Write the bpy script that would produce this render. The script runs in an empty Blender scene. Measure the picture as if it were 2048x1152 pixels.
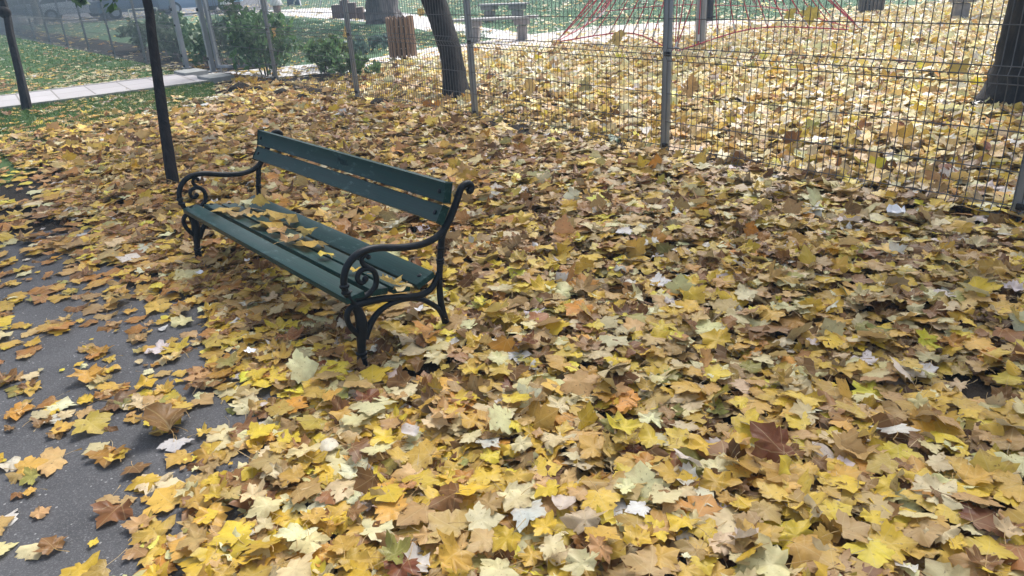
import bpy, bmesh, math, random
import numpy as np
from mathutils import Vector, Matrix
R = math.radians
rng = np.random.default_rng(7)
random.seed(7)
sc = bpy.context.scene
COL = sc.collection

# ------------------------------------------------------------------ camera, world, sun, exposure
W, H = 2048, 1152
FOC, PITCH, ROLL, CAMH = 1471.95, 0.41601, -0.06256, 1.49909
cp, sp = math.cos(PITCH), math.sin(PITCH)
FW = np.array([0, cp, -sp]); UP0 = np.array([0, sp, cp]); RT0 = np.array([1., 0, 0])
RT = math.cos(ROLL)*RT0 + math.sin(ROLL)*UP0
UP = -math.sin(ROLL)*RT0 + math.cos(ROLL)*UP0
CAM = np.array([0, 0, CAMH])
cam = bpy.data.cameras.new('camera'); co = bpy.data.objects.new('camera', cam); COL.objects.link(co)
cam.sensor_fit = 'HORIZONTAL'; cam.sensor_width = 36.0; cam.lens = FOC*36.0/W; cam.clip_start = .05; cam.clip_end = 2000
m = Matrix.Identity(4)
for i in range(3):
    m[i][0], m[i][1], m[i][2], m[i][3] = RT[i], UP[i], -FW[i], CAM[i]
co.matrix_world = m
sc.camera = co

SUN_EL, SUN_AZ = R(50), R(26)      # azimuth measured from +y towards +x: light comes from beyond the fence
wd = bpy.data.worlds.new('World'); sc.world = wd; wd.use_nodes = True
nt = wd.node_tree; nt.nodes.clear()
sky = nt.nodes.new('ShaderNodeTexSky'); sky.sky_type = 'NISHITA'; sky.sun_disc = False
sky.sun_elevation = SUN_EL; sky.sun_rotation = SUN_AZ
sky.air_density = 1.0; sky.dust_density = 6.0; sky.ozone_density = 1.0
bg = nt.nodes.new('ShaderNodeBackground'); bg.inputs[1].default_value = 0.125
ow = nt.nodes.new('ShaderNodeOutputWorld')
hs = nt.nodes.new('ShaderNodeHueSaturation'); hs.inputs['Saturation'].default_value = .5   # overcast: a paler sky
nt.links.new(sky.outputs[0], hs.inputs['Color']); nt.links.new(hs.outputs[0], bg.inputs[0]); nt.links.new(bg.outputs[0], ow.inputs[0])
sl = bpy.data.lights.new('sun', 'SUN'); sl.energy = 2.0; sl.angle = R(26); sl.color = (1, .97, .92)
so = bpy.data.objects.new('sun', sl); COL.objects.link(so)
sd = Vector((math.sin(SUN_AZ)*math.cos(SUN_EL), math.cos(SUN_AZ)*math.cos(SUN_EL), math.sin(SUN_EL)))
so.rotation_euler = sd.to_track_quat('Z', 'Y').to_euler()
so.location = (4, 12, 20)
sc.view_settings.view_transform = 'Standard'; sc.view_settings.look = 'None'
sc.view_settings.exposure = 1.12; sc.view_settings.gamma = 1.0
sc.render.engine = 'CYCLES'
sc.cycles.use_denoising = True
sc.cycles.max_bounces = 6; sc.cycles.diffuse_bounces = 3; sc.cycles.glossy_bounces = 2
sc.cycles.transmission_bounces = 3; sc.cycles.transparent_max_bounces = 4; sc.cycles.volume_bounces = 0

# ------------------------------------------------------------------ helpers
def ray(x, y):
    d = FW + RT*(x-W/2)/FOC - UP*(y-H/2)/FOC
    return d
def G(x, y, z=0.0):
    """ground point seen at a pixel of the photograph"""
    d = ray(x, y); t = (z-CAMH)/d[2]
    return CAM + d*t
def P(X):
    d = np.asarray(X, float) - CAM
    z = d@FW
    return W/2+FOC*(d@RT)/z, H/2-FOC*(d@UP)/z
def V(a): return Vector((float(a[0]), float(a[1]), float(a[2])))

def tag(o, label=None, cat=None, group=None, kind=None):
    if label: o['label'] = label
    if cat: o['category'] = cat
    if group: o['group'] = group
    if kind: o['kind'] = kind
    return o
def empty(name, loc=(0, 0, 0), rz=0.0, label=None, cat=None, group=None):
    o = bpy.data.objects.new(name, None); COL.objects.link(o)
    o.location = loc; o.rotation_euler = (0, 0, rz); o.empty_display_size = .2
    return tag(o, label, cat, group)
def link_mesh(name, verts, faces, mat, parent=None, smooth=True):
    me = bpy.data.meshes.new(name); me.from_pydata([tuple(v) for v in verts], [], faces); me.validate()
    if smooth: me.polygons.foreach_set('use_smooth', [True]*len(me.polygons))
    me.materials.append(mat)
    o = bpy.data.objects.new(name, me); COL.objects.link(o)
    if parent: o.parent = parent
    return o
class MB:
    def __init__(s): s.v = []; s.f = []
    def add(s, v, f):
        n = len(s.v); s.v += [tuple(map(float, a)) for a in v]; s.f += [tuple(i+n for i in q) for q in f]
    def box(s, c, size, ax=None, bev=0.0):
        """box with axes ax (3 vectors); bevelled on all edges when bev > 0"""
        c = np.asarray(c, float); h = np.asarray(size, float)/2
        ax = np.eye(3) if ax is None else np.asarray(ax, float)
        bm = bmesh.new(); bmesh.ops.create_cube(bm, size=1)
        for v in bm.verts: v.co = Vector((v.co.x*2*h[0], v.co.y*2*h[1], v.co.z*2*h[2]))
        if bev > 0: bmesh.ops.bevel(bm, geom=bm.edges[:], offset=bev, segments=2, profile=.6, affect='EDGES')
        vs = [c + ax[0]*v.co.x + ax[1]*v.co.y + ax[2]*v.co.z for v in bm.verts]
        bm.verts.index_update()
        fs = [[v.index for v in f.verts] for f in bm.faces]; bm.free()
        s.add(vs, fs)
    def tube(s, pts, rad, n=10, cap=True, flat=None):
        pts = [np.asarray(p, float) for p in pts]; k = len(pts)
        rad = [rad]*k if np.isscalar(rad) else list(rad)
        up = None; vs = []
        for i in range(k):
            t = pts[min(i+1, k-1)]-pts[max(i-1, 0)]; t = t/(np.linalg.norm(t)+1e-12)
            if up is None:
                up = np.array([0, 0, 1.]) if abs(t[2]) < .9 else np.array([1., 0, 0])
            a = up - t*(up@t); a /= (np.linalg.norm(a)+1e-12); b = np.cross(t, a); up = a
            for j in range(n):
                an = 2*math.pi*j/n
                vs.append(pts[i] + rad[i]*(math.cos(an)*a + math.sin(an)*b))
        fs = [(i*n+j, i*n+(j+1) % n, (i+1)*n+(j+1) % n, (i+1)*n+j) for i in range(k-1) for j in range(n)]
        if cap: fs += [tuple(range(n))[::-1], tuple((k-1)*n+j for j in range(n))]
        s.add(vs, fs)
    def lathe(s, c, prof, n=24):
        vs = []; c = np.asarray(c, float)
        for r, z in prof:
            for j in range(n):
                an = 2*math.pi*j/n; vs.append(c+np.array([r*math.cos(an), r*math.sin(an), z]))
        k = len(prof)
        fs = [(i*n+j, i*n+(j+1) % n, (i+1)*n+(j+1) % n, (i+1)*n+j) for i in range(k-1) for j in range(n)]
        fs += [tuple(range(n))[::-1], tuple((k-1)*n+j for j in range(n))]
        s.add(vs, fs)
    def ball(s, c, r, n=8):
        pr = [(r*math.sin(math.pi*i/n)+1e-4, -r*math.cos(math.pi*i/n)) for i in range(n+1)]
        s.lathe(c, pr, n+2)
    def build(s, name, mat, parent=None, smooth=True): 
        o = link_mesh(name, s.v, s.f, mat, parent, smooth)
        if smooth:
            try: o.data.set_sharp_from_angle(angle=R(40))
            except Exception: pass
        return o
def spline(pts, n=8):
    pts = [np.asarray(p, float) for p in pts]; out = []
    for i in range(len(pts)-1):
        p0 = pts[max(i-1, 0)]; p1 = pts[i]; p2 = pts[i+1]; p3 = pts[min(i+2, len(pts)-1)]
        for j in range(n):
            t = j/n
            out.append(.5*((2*p1)+(-p0+p2)*t+(2*p0-5*p1+4*p2-p3)*t*t+(-p0+3*p1-3*p2+p3)*t**3))
    out.append(pts[-1]); return out

# ------------------------------------------------------------------ materials
class NT:
    def __init__(s, name):
        s.m = bpy.data.materials.new(name); s.m.use_nodes = True; s.t = s.m.node_tree; s.t.nodes.clear()
    def n(s, typ, **kw):
        nd = s.t.nodes.new(typ)
        for k, v in kw.items():
            if k.startswith('i_'):
                key = k[2:]; key = int(key) if key.isdigit() else key.replace('_', ' ')
                if hasattr(v, 'is_output') or isinstance(v, bpy.types.NodeSocket): s.t.links.new(v, nd.inputs[key])
                else: nd.inputs[key].default_value = v
            else: setattr(nd, k, v)
        return nd
    def math(s, op, a, b=0.0, c=None):
        nd = s.n('ShaderNodeMath', operation=op)
        for i, v in enumerate([a, b] + ([c] if c is not None else [])):
            if isinstance(v, bpy.types.NodeSocket): s.t.links.new(v, nd.inputs[i])
            else: nd.inputs[i].default_value = v
        return nd.outputs[0]
    def mix(s, f, a, b, mode='MIX'):
        nd = s.n('ShaderNodeMix', data_type='RGBA', blend_type=mode)
        for k, v in ((0, f), (6, a), (7, b)):
            if isinstance(v, bpy.types.NodeSocket): s.t.links.new(v, nd.inputs[k])
            else: nd.inputs[k].default_value = v if k == 0 else (tuple(v)+(1,))[:4]
        return nd.outputs[2]
    def ramp(s, f, stops):
        nd = s.n('ShaderNodeValToRGB'); s.t.links.new(f, nd.inputs[0]); el = nd.color_ramp.elements
        while len(el) < len(stops): el.new(.5)
        for e, (p, c) in zip(el, stops): e.position = p; e.color = (tuple(c)+(1,))[:4] if not np.isscalar(c) else (c, c, c, 1)
        return nd.outputs[0]
    def noise(s, scale, detail=4, rough=.55, vec=None, dist=0.0):
        nd = s.n('ShaderNodeTexNoise'); nd.inputs['Scale'].default_value = scale; nd.inputs['Detail'].default_value = detail
        nd.inputs['Roughness'].default_value = rough; nd.inputs['Distortion'].default_value = dist
        if vec is not None: s.t.links.new(vec, nd.inputs['Vector'])
        return nd.outputs[0]
    def coord(s, k='Object'): return s.n('ShaderNodeTexCoord').outputs[k]
    def mapping(s, vec, scale=(1, 1, 1), rot=(0, 0, 0)):
        nd = s.n('ShaderNodeMapping'); s.t.links.new(vec, nd.inputs[0]); nd.inputs['Scale'].default_value = scale; nd.inputs['Rotation'].default_value = rot
        return nd.outputs[0]
    def bump(s, h, strength=.3, dist=.01):
        nd = s.n('ShaderNodeBump'); nd.inputs['Strength'].default_value = strength; nd.inputs['Distance'].default_value = dist
        s.t.links.new(h, nd.inputs['Height']); return nd.outputs[0]
    def out(s, col, rough=.6, normal=None, metal=0.0, spec=.5, coat=0.0):
        b = s.n('ShaderNodeBsdfPrincipled')
        for k, v in (('Base Color', col), ('Roughness', rough), ('Metallic', metal), ('Specular IOR Level', spec), ('Coat Weight', coat)):
            if isinstance(v, bpy.types.NodeSocket): s.t.links.new(v, b.inputs[k])
            else: b.inputs[k].default_value = v if np.isscalar(v) else (tuple(v)+(1,))[:4]
        if normal is not None: s.t.links.new(normal, b.inputs['Normal'])
        o = s.n('ShaderNodeOutputMaterial'); s.t.links.new(b.outputs[0], o.inputs[0]); return s.m

def simple(name, a, b, scale, rough=.7, bump=.2, bd=.005, spec=.4, metal=0.0, stretch=(1, 1, 1), detail=5):
    s = NT(name); v = s.mapping(s.coord(), stretch)
    n = s.noise(scale, detail, .6, v); c = s.mix(s.ramp(n, [(.3, 0.0), (.7, 1.0)]), a, b)
    n2 = s.noise(scale*3, detail, .6, v)
    return s.out(c, rough, s.bump(n2, bump, bd), metal, spec)

def mat_paint():
    s = NT('green_paint_on_wood'); v = s.coord()
    g = s.mapping(v, (1.2, 60, 60)); grain = s.noise(1.6, 6, .65, g, .6)
    big = s.noise(3.0, 4, .6, v)
    c = s.mix(s.ramp(big, [(.3, 0.0), (.7, 1.0)]), (.003, .029, .027), (.006, .043, .042))
    c = s.mix(s.ramp(grain, [(.38, .7), (.52, 0.0)]), c, (.006, .026, .028))
    chips = s.noise(9.0, 6, .7, s.mapping(v, (1, 3, 3)))
    c = s.mix(s.ramp(chips, [(.60, 0.0), (.66, .5)]), c, (.07, .13, .13))
    rg = s.ramp(big, [(.3, .30), (.7, .48)])
    return s.out(c, rg, s.bump(grain, .5, .002), 0, .22)
def mat_iron():
    s = NT('painted_cast_iron'); v = s.coord(); n = s.noise(40, 5, .6, v); n2 = s.noise(9, 4, .6, v)
    c = s.mix(s.ramp(n2, [(.35, 0.0), (.7, 1.0)]), (.004, .007, .011), (.010, .014, .020))
    c = s.mix(s.ramp(n, [(.68, 0.0), (.74, .6)]), c, (.05, .028, .016))
    return s.out(c, .45, s.bump(n, .25, .0015), 0, .22)
def mat_asphalt():
    s = NT('asphalt'); v = s.coord(); n = s.noise(3.0, 5, .6, v); f = s.noise(150, 4, .75, v)
    vo = s.n('ShaderNodeTexVoronoi'); vo.inputs['Scale'].default_value = 95; s.t.links.new(v, vo.inputs['Vector'])
    c = s.mix(s.ramp(n, [(.3, 0.0), (.7, 1.0)]), (.044, .045, .050), (.080, .081, .088))
    c = s.mix(s.ramp(f, [(.52, 0.0), (.66, .8)]), c, (.16, .16, .17))
    c = s.mix(s.ramp(s.noise(38, 5, .75, v), [(.55, 0.0), (.7, .6)]), c, (.030, .028, .027))
    pick = s.n('ShaderNodeSeparateColor'); s.t.links.new(vo.outputs['Color'], pick.inputs[0])
    sp_ = s.math('MULTIPLY', s.math('GREATER_THAN', pick.outputs[0], .975), s.math('LESS_THAN', vo.outputs['Distance'], .38))
    c = s.mix(sp_, c, (.25, .25, .255))
    c = s.mix(s.ramp(s.noise(14, 5, .7, v), [(.62, 0.0), (.75, .5)]), c, (.035, .030, .028))
    return s.out(c, .75, s.bump(f, .55, .004), 0, .35)
def mat_ground():
    s = NT('soil'); v = s.coord(); n = s.noise(2.0, 6, .6, v); f = s.noise(45, 5, .7, v)
    c = s.mix(s.ramp(n, [(.35, 0.0), (.65, 1.0)]), (.020, .016, .013), (.036, .026, .018))
    c = s.mix(s.ramp(f, [(.5, 0.0), (.65, .7)]), c, (.012, .010, .009))
    return s.out(c, .9, s.bump(f, .9, .03), 0, .2)
def mat_lawn(name, a, b, dirt):
    s = NT(name); v = s.coord(); n = s.noise(.7, 6, .6, v); f = s.noise(30, 6, .7, v)
    c = s.mix(s.ramp(f, [(.35, 0.0), (.65, 1.0)]), a, b)
    c = s.mix(s.ramp(n, [(.52, 0.0), (.68, .7)]), c, dirt)
    return s.out(c, .9, s.bump(f, .6, .03), 0, .2)
def mat_slabs():
    s = NT('concrete_slabs'); v = s.n('ShaderNodeUVMap').outputs[0]
    br = s.n('ShaderNodeTexBrick', offset=0.0, squash=1.0); s.t.links.new(v, br.inputs['Vector'])
    br.inputs['Scale'].default_value = 1.0; br.inputs['Mortar Size'].default_value = .013; br.inputs['Brick Width'].default_value = .5
    br.inputs['Row Height'].default_value = .75; br.inputs['Mortar Smooth'].default_value = .3
    br.inputs['Color1'].default_value = (.37, .36, .38, 1); br.inputs['Color2'].default_value = (.31, .30, .32, 1); br.inputs['Mortar'].default_value = (.16, .15, .14, 1)
    c = s.mix(s.ramp(s.noise(6, 6, .65, s.coord()), [(.4, 0.0), (.75, .5)]), br.outputs[0], (.30, .28, .27))
    return s.out(c, .85, s.bump(br.outputs[1], -.4, .01), 0, .3)
def mat_bark(name, a, b, scale=6.0, light=None):
    s = NT(name); v = s.mapping(s.coord(), (1, 1, .18)); n = s.noise(scale, 7, .7, v, .5)
    c = s.mix(s.ramp(n, [(.38, 0.0), (.62, 1.0)]), a, b)
    if light: c = s.mix(s.ramp(s.noise(1.3, 4, .6, s.coord()), [(.55, 0.0), (.7, .8)]), c, light)
    return s.out(c, .85, s.bump(n, .9, .02), 0, .25)
def mat_leaf(name, veins=True, trans=.30):
    """reads the leaf's own colour ('tint') and its own coordinates ('luv': across, along, how near the margin)"""
    s = NT(name)
    t = s.n('ShaderNodeAttribute', attribute_name='tint').outputs['Color']
    uv = s.n('ShaderNodeAttribute', attribute_name='luv').outputs['Vector']
    sx = s.n('ShaderNodeSeparateXYZ'); s.t.links.new(uv, sx.inputs[0])
    pos = s.n('ShaderNodeNewGeometry')
    n = s.noise(22, 4, .6, pos.outputs['Position']); n2 = s.noise(70, 4, .6, pos.outputs['Position'])
    hsv = s.n('ShaderNodeHueSaturation'); s.t.links.new(t, hsv.inputs['Color'])
    s.t.links.new(s.math('ADD', s.math('MULTIPLY', n, .55), .74), hsv.inputs['Value'])
    c = hsv.outputs[0]
    edge = s.math('MULTIPLY', s.math('POWER', sx.outputs[2], 3.0), s.ramp(n, [(.48, 0.0), (.66, .75)]))
    c = s.mix(edge, c, (.16, .075, .025))
    c = s.mix(s.ramp(n2, [(.62, 0.0), (.70, .7)]), c, (.09, .045, .016))
    big = s.noise(9, 3, .6, pos.outputs['Position']); c = s.mix(s.ramp(big, [(.5, 0.0), (.68, .5)]), c, s.mix(.65, c, (.30, .16, .05)))
    if veins:
        ax = s.math('ABSOLUTE', sx.outputs[0]); ay = sx.outputs[1]
        vm = None
        for ang in (0.0, 48.0, 98.0):
            d = s.math('ABSOLUTE', s.math('SUBTRACT', s.math('MULTIPLY', ax, math.cos(R(ang))), s.math('MULTIPLY', ay, math.sin(R(ang)))))
            w = s.ramp(d, [(.006, 1.0), (.022, 0.0)])
            if ang > 0:
                w = s.math('MULTIPLY', w, s.math('GREATER_THAN', s.math('ADD', s.math('MULTIPLY', ax, math.sin(R(ang))), s.math('MULTIPLY', ay, math.cos(R(ang)))), 0.0))
            vm = w if vm is None else s.math('MAXIMUM', vm, w)
        c = s.mix(s.math('MULTIPLY', vm, .50), c, s.mix(.5, c, (.62, .52, .26)))
    back = pos.outputs['Backfacing']
    c = s.mix(s.math('MULTIPLY', back, .35), c, (.52, .46, .30))
    b = s.n('ShaderNodeBsdfPrincipled'); s.t.links.new(c, b.inputs['Base Color']); b.inputs['Roughness'].default_value = .42
    b.inputs['Specular IOR Level'].default_value = .32
    s.t.links.new(s.bump(s.noise(55, 5, .6, pos.outputs['Position']), .35, .006), b.inputs['Normal'])
    tr = s.n('ShaderNodeBsdfTranslucent'); s.t.links.new(c, tr.inputs[0])
    mx = s.n('ShaderNodeMixShader'); mx.inputs[0].default_value = trans
    s.t.links.new(b.outputs[0], mx.inputs[1]); s.t.links.new(tr.outputs[0], mx.inputs[2])
    o = s.n('ShaderNodeOutputMaterial'); s.t.links.new(mx.outputs[0], o.inputs[0]); return s.m
def mat_foliage(name, a, b, trans=.3):
    s = NT(name); g = s.n('ShaderNodeNewGeometry'); r = g.outputs['Random Per Island']
    c = s.mix(r, a, b)
    b_ = s.n('ShaderNodeBsdfPrincipled'); s.t.links.new(c, b_.inputs['Base Color']); b_.inputs['Roughness'].default_value = .5; b_.inputs['Specular IOR Level'].default_value = .4
    tr = s.n('ShaderNodeBsdfTranslucent'); s.t.links.new(c, tr.inputs[0])
    mx = s.n('ShaderNodeMixShader'); mx.inputs[0].default_value = trans
    s.t.links.new(b_.outputs[0], mx.inputs[1]); s.t.links.new(tr.outputs[0], mx.inputs[2])
    o = s.n('ShaderNodeOutputMaterial'); s.t.links.new(mx.outputs[0], o.inputs[0]); return s.m

M = {}
M['paint'] = mat_paint(); M['iron'] = mat_iron(); M['asphalt'] = mat_asphalt(); M['soil'] = mat_ground()
M['lawn'] = mat_lawn('lawn_turf', (.035, .075, .022), (.065, .13, .036), (.075, .062, .032))
M['lawn_far'] = mat_lawn('far_lawn_turf', (.055, .115, .060), (.085, .16, .085), (.14, .15, .10))
M['slabs'] = mat_slabs()
M['sand'] = simple('pale_play_surface', (.52, .48, .47), (.62, .57, .56), 5, .9, .4, .01)
M['path'] = simple('pale_path_surface', (.54, .53, .55), (.64, .63, .64), 3, .9, .3, .01)
M['kerb'] = simple('kerb_concrete', (.26, .25, .25), (.36, .35, .34), 12, .9, .4, .01)
M['galv'] = simple('galvanised_steel', (.25, .275, .31), (.33, .355, .39), 14, .45, .1, .002, .5, .35, (1, 1, .3))
M['wire'] = simple('galvanised_wire', (.075, .08, .088), (.12, .125, .135), 30, .5, .0, .001, .4, .2)
M['clip'] = simple('black_plastic', (.012, .012, .014), (.02, .02, .022), 30, .5)
M['concrete'] = simple('weathered_concrete', (.22, .20, .195), (.34, .32, .31), 10, .9, .5, .012)
M['concrete_pad'] = simple('pad_concrete', (.22, .23, .23), (.32, .33, .33), 10, .9, .5, .012)
M['plank'] = simple('grey_weathered_wood', (.25, .25, .255), (.38, .38, .38), 5, .8, .4, .004, .3, 0, (1, 30, 30))
M['binwood'] = simple('brown_stained_wood', (.20, .125, .085), (.33, .215, .15), 6, .7, .4, .004, .3, 0, (20, 20, 1.5))
M['binwood2'] = simple('greyed_brown_wood', (.15, .13, .115), (.22, .19, .17), 6, .7, .4, .004, .3, 0, (20, 20, 1.5))
M['logwood'] = simple('dark_log_wood', (.085, .055, .05), (.15, .10, .09), 8, .8, .5, .01, .3, 0, (8, 8, 1))
M['logend'] = simple('pale_cut_wood', (.45, .40, .36), (.55, .50, .45), 10, .8, .2)
M['bark_dark'] = mat_bark('dark_bark', (.008, .008, .010), (.042, .038, .038), 14)
M['bark_sap'] = mat_bark('sapling_bark', (.006, .006, .008), (.026, .022, .023), 22)
M['bark_grey'] = mat_bark('grey_furrowed_bark', (.065, .055, .055), (.17, .15, .145), 7)
M['bark_pale'] = mat_bark('pale_mottled_bark', (.20, .175, .14), (.32, .29, .23), 3, (.40, .38, .32))
M['rope'] = simple('red_rope', (.34, .03, .055), (.46, .06, .09), 60, .75, .3, .002)
M['knot'] = simple('black_rope_knot', (.012, .012, .014), (.03, .03, .033), 30, .5)
M['ferrule'] = simple('pale_rope_ferrule', (.55, .55, .56), (.65, .65, .66), 30, .4)
M['leaf'] = mat_leaf('maple_leaf')
M['leaf_far'] = mat_leaf('leaf_far', False)
M['shrub'] = mat_foliage('shrub_leaves', (.030, .095, .030), (.17, .30, .12), .4)
M['shrub_light'] = mat_foliage('light_shrub_leaves', (.055, .10, .012), (.13, .17, .022))
M['shrub_blue'] = mat_foliage('bluish_shrub_leaves', (.08, .15, .135), (.16, .25, .22))
M['hedge'] = mat_foliage('hedge_leaves', (.05, .10, .05), (.15, .23, .13))
M['crown_yellow'] = mat_foliage('autumn_crown_leaves', (.30, .20, .03), (.20, .20, .05), .4)
M['crown_green'] = mat_foliage('green_crown_leaves', (.02, .06, .015), (.06, .12, .03), .4)
M['grass'] = mat_foliage('grass_blades', (.045, .105, .022), (.11, .20, .045), .3)
M['grass_far'] = mat_foliage('far_grass_blades', (.06, .13, .06), (.11, .20, .10), .3)
M['twig'] = simple('twig_bark', (.05, .04, .03), (.09, .07, .055), 30, .9)
M['paper'] = simple('white_paper', (.70, .70, .72), (.80, .80, .82), 10, .7, .05)
M['mush_white'] = simple('white_painted_cap', (.70, .68, .66), (.78, .76, .74), 8, .5, .1)
M['mush_blue'] = simple('light_blue_cap', (.30, .52, .66), (.38, .60, .72), 8, .5, .1)
M['red_paint'] = simple('red_paint', (.45, .03, .04), (.55, .05, .06), 8, .45, .05)
M['brick_stem'] = simple('brown_stem', (.22, .14, .115), (.30, .19, .16), 8, .8, .3)
M['glass'] = simple('car_glass', (.03, .045, .06), (.05, .07, .09), 2, .08, 0, .001, .6)
M['tyre'] = simple('tyre_rubber', (.015, .015, .016), (.025, .025, .026), 20, .8)
M['road'] = simple('road_asphalt', (.10, .10, .11), (.14, .14, .15), 4, .85, .2)
def carpaint(name, c):
    s = NT(name); return s.out(c, .3, None, .3, .5, .6)

# ------------------------------------------------------------------ the setting: ground sheets
def sheet(name, pts, z, mat, uvdir=None, sub=0):
    v = [(float(p[0]), float(p[1]), z) for p in pts]
    o = link_mesh(name, v, [tuple(range(len(v)))], mat, None, False)
    me = o.data
    if me.polygons[0].normal.z < 0: me.flip_normals()
    if uvdir is not None:
        uv = me.uv_layers.new(name='UVMap'); u0 = np.array(pts[0][:2]); d = np.array(uvdir[:2]); d = d/np.linalg.norm(d); n = np.array([-d[1], d[0]])
        for l in me.loops:
            q = np.array(me.vertices[l.vertex_index].co[:2])-u0; uv.data[l.index].uv = (float(q@d), float(q@n))
    return tag(o, kind='structure')
FO = np.array([2.92037, 3.96738, 0.]); FTH = 2.24745
FD = np.array([math.cos(FTH), math.sin(FTH), 0.]); FN = np.array([math.sin(FTH), -math.cos(FTH), 0.])   # FN points beyond the fence
GZ = -.05
S_ = 900
sheet('ground', [(-S_, -S_), (S_, -S_), (S_, S_), (-S_, S_)], GZ, M['soil'])
# asphalt walk on the camera's side: its far edge runs parallel to the bench
AE = G(1010, 1152)[:2]                                     # a point on the asphalt's edge
BD = np.array([math.cos(2.27060), math.sin(2.27060)]); BN = np.array([math.sin(2.27060), -math.cos(2.27060)])
AE2 = np.array([-.648, 2.737]) + BN*.10
E0 = AE2 - BD*12; E1 = AE2 + BD*3.1
left_dir = np.array([-.96, -.28])
sheet('asphalt_path', [E0, E1, E1+left_dir*14, E0-BN*9], GZ+.012, M['asphalt'])
def side(p):     # >0 : off the asphalt, towards the fence
    return (np.asarray(p)[..., :2]-AE2)@BN

# left lawn, slab path and lawn behind it
g = lambda x, y: G(x, y)[:2]
pn0, pn1 = g(-400, 266), g(428, 159); pf0, pf1 = g(-400, 241), g(372, 147)
sheet('slab_path', [pn0, pn1, pf1, pf0], GZ+.05, M['slabs'], pn1-pn0)
mb = MB()
for a, b in ((pn0, pn1), (pf0, pf1)):
    d = np.append((b-a), 0); L_ = np.linalg.norm(d); d = d/L_; nn = np.array([-d[1], d[0], 0]); sgn = -1 if a is pn0 else 1
    mb.box(np.append((a+b)/2, GZ+.028)+nn*sgn*.042, (L_, .08, .062), [d, nn, np.array([0, 0, 1.])], .006)
tag(mb.build('path_kerb', M['kerb']), kind='structure')
sheet('lawn', [g(-500, 620), g(0, 360), g(200, 290), g(330, 250), g(430, 210), pn1, pn0], GZ+.004, M['lawn'])
sheet('lawn_behind_path', [pf0, pf1, g(372, 140), G(-60, 50)[:2], G(-700, 110)[:2]], GZ+.004, M['lawn'])
# beyond the fence
fence_far = FO+FD*60
sheet('far_lawn', [FO[:2]+FD[:2]*11.2+FN[:2]*1.2, g(700, 128), g(870, 112), g(1000, 96), g(1250, 75), g(1700, 28), np.array([22, 28]), np.array([60, 90]), np.array([-60, 120]), (FO+FD*80+FN*1.2)[:2]], GZ+.008, M['lawn_far'])
sheet('play_ground_surface', [g(830, 122), g(930, 84), g(1060, 66), g(1190, 50), g(1330, 42), g(1540, 34), g(1580, 60), g(1450, 100), g(1250, 112), g(1050, 118), g(900, 128)], GZ+.016, M['sand'])
sheet('path', [pn1, g(560, 149), g(700, 139), g(790, 124), g(880, 126), g(940, 82), g(860, 92), g(740, 113), g(640, 123), g(560, 129), pf1], GZ+.012, M['path'])
sheet('far_path', [g(430, 27), g(560, 29), g(670, 36), g(800, 47), g(860, 60), g(1000, 74), g(1075, 90), g(1130, 74), g(1000, 57), g(900, 42), g(830, 26), g(740, 16), g(640, 14), g(560, 18), g(430, 23)], GZ+.012, M['path'])
ra, rb = g(-200, 62), g(560, 15)
sheet('road', [ra, g(120, 46), g(420, 28), rb, rb+np.array([-20, 60]), ra+np.array([-60, 60])], GZ+.012, M['road'])

# ------------------------------------------------------------------ fence
WZ = [.035, .085, .28, .50, .75, .80, .845, 1.06, 1.28, 1.47, 1.52, 1.565, 1.70]
def bend(z):      # the V folds stand out towards the camera's side
    o = 0.0
    for c in (.035, .80, 1.52):
        o = max(o, .030*max(0, 1-abs(z-c)/.047))
    return -o
def panel_mesh(L, step=.05, r=.0031):
    mb = MB(); n = int(round(L/step)); zs = [.0, .035, .085, .28, .50, .75, .80, .845, 1.06, 1.28, 1.47, 1.52, 1.565, 1.72]
    for i in range(n+1):
        u = i*L/n
        mb.tube([(u, bend(z)*-1, z) for z in zs], r, 4, False)
    for z in WZ:
        y = -bend(z)
        mb.tube([(0, y+.004, z), (L, y+.004, z)], r*1.1, 4, False)
    return mb
def fence_local(root_loc):
    return FTH
def post_mesh(z0=-.06, z1=1.78):
    mb = MB(); mb.box((0, 0, (z0+z1)/2), (.06, .04, z1-z0), None, .004); 
    mb.box((0, 0, z1+.006), (.064, .044, .014), None, .003)
    return mb
def build_fence(name, p0, ss, label, footing=False):
    """ss: post places along the fence from p0"""
    root = empty(name, V(p0), FTH, label, 'fence')
    pm = cm = None; meshes = {}
    for i, s in enumerate(ss):
        if pm is None:
            po = post_mesh().build('post', M['galv'], root); pm = po.data
            c = MB(); c.box((0, .026, 0), (.05, .018, .035), None, .004); c.box((0, .037, 0), (.016, .008, .016), None, .002)
        else:
            po = bpy.data.objects.new('post', pm); COL.objects.link(po); po.parent = root
        po.location = (s, 0, 0)
        for z in (.085, .80, 1.52):
            if cm is None:
                k = c.build('clip', M['clip'], po); cm = k.data
            else:
                k = bpy.data.objects.new('clip', cm); COL.objects.link(k); k.parent = po
            k.location = (-.02, -.0, z)
        if i+1 < len(ss):
            L = round(ss[i+1]-s-.045, 3)
            if L not in meshes:
                w = panel_mesh(L).build('wire_panel', M['wire'], root); meshes[L] = w.data
            else:
                w = bpy.data.objects.new('wire_panel', meshes[L]); COL.objects.link(w); w.parent = root
            w.location = (s+.022, .028, 0)
    return root
# local y of the fence = towards the camera's side (FTH + 90 deg)
build_fence('wire_fence', FO+np.array([0, 0, -.02]), [-7.65, -5.1, -2.55, 0, 2.55, 5.1, 7.65, 10.2, 12.62], 'long welded wire mesh fence with V folds behind the bench, right of the gate')
GP = G(372, 141)
build_fence('wire_fence', np.array([GP[0], GP[1], .0]), [2.55*i for i in range(13)], 'hazy wire mesh fence running off to the left beyond the gate opening')
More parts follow.
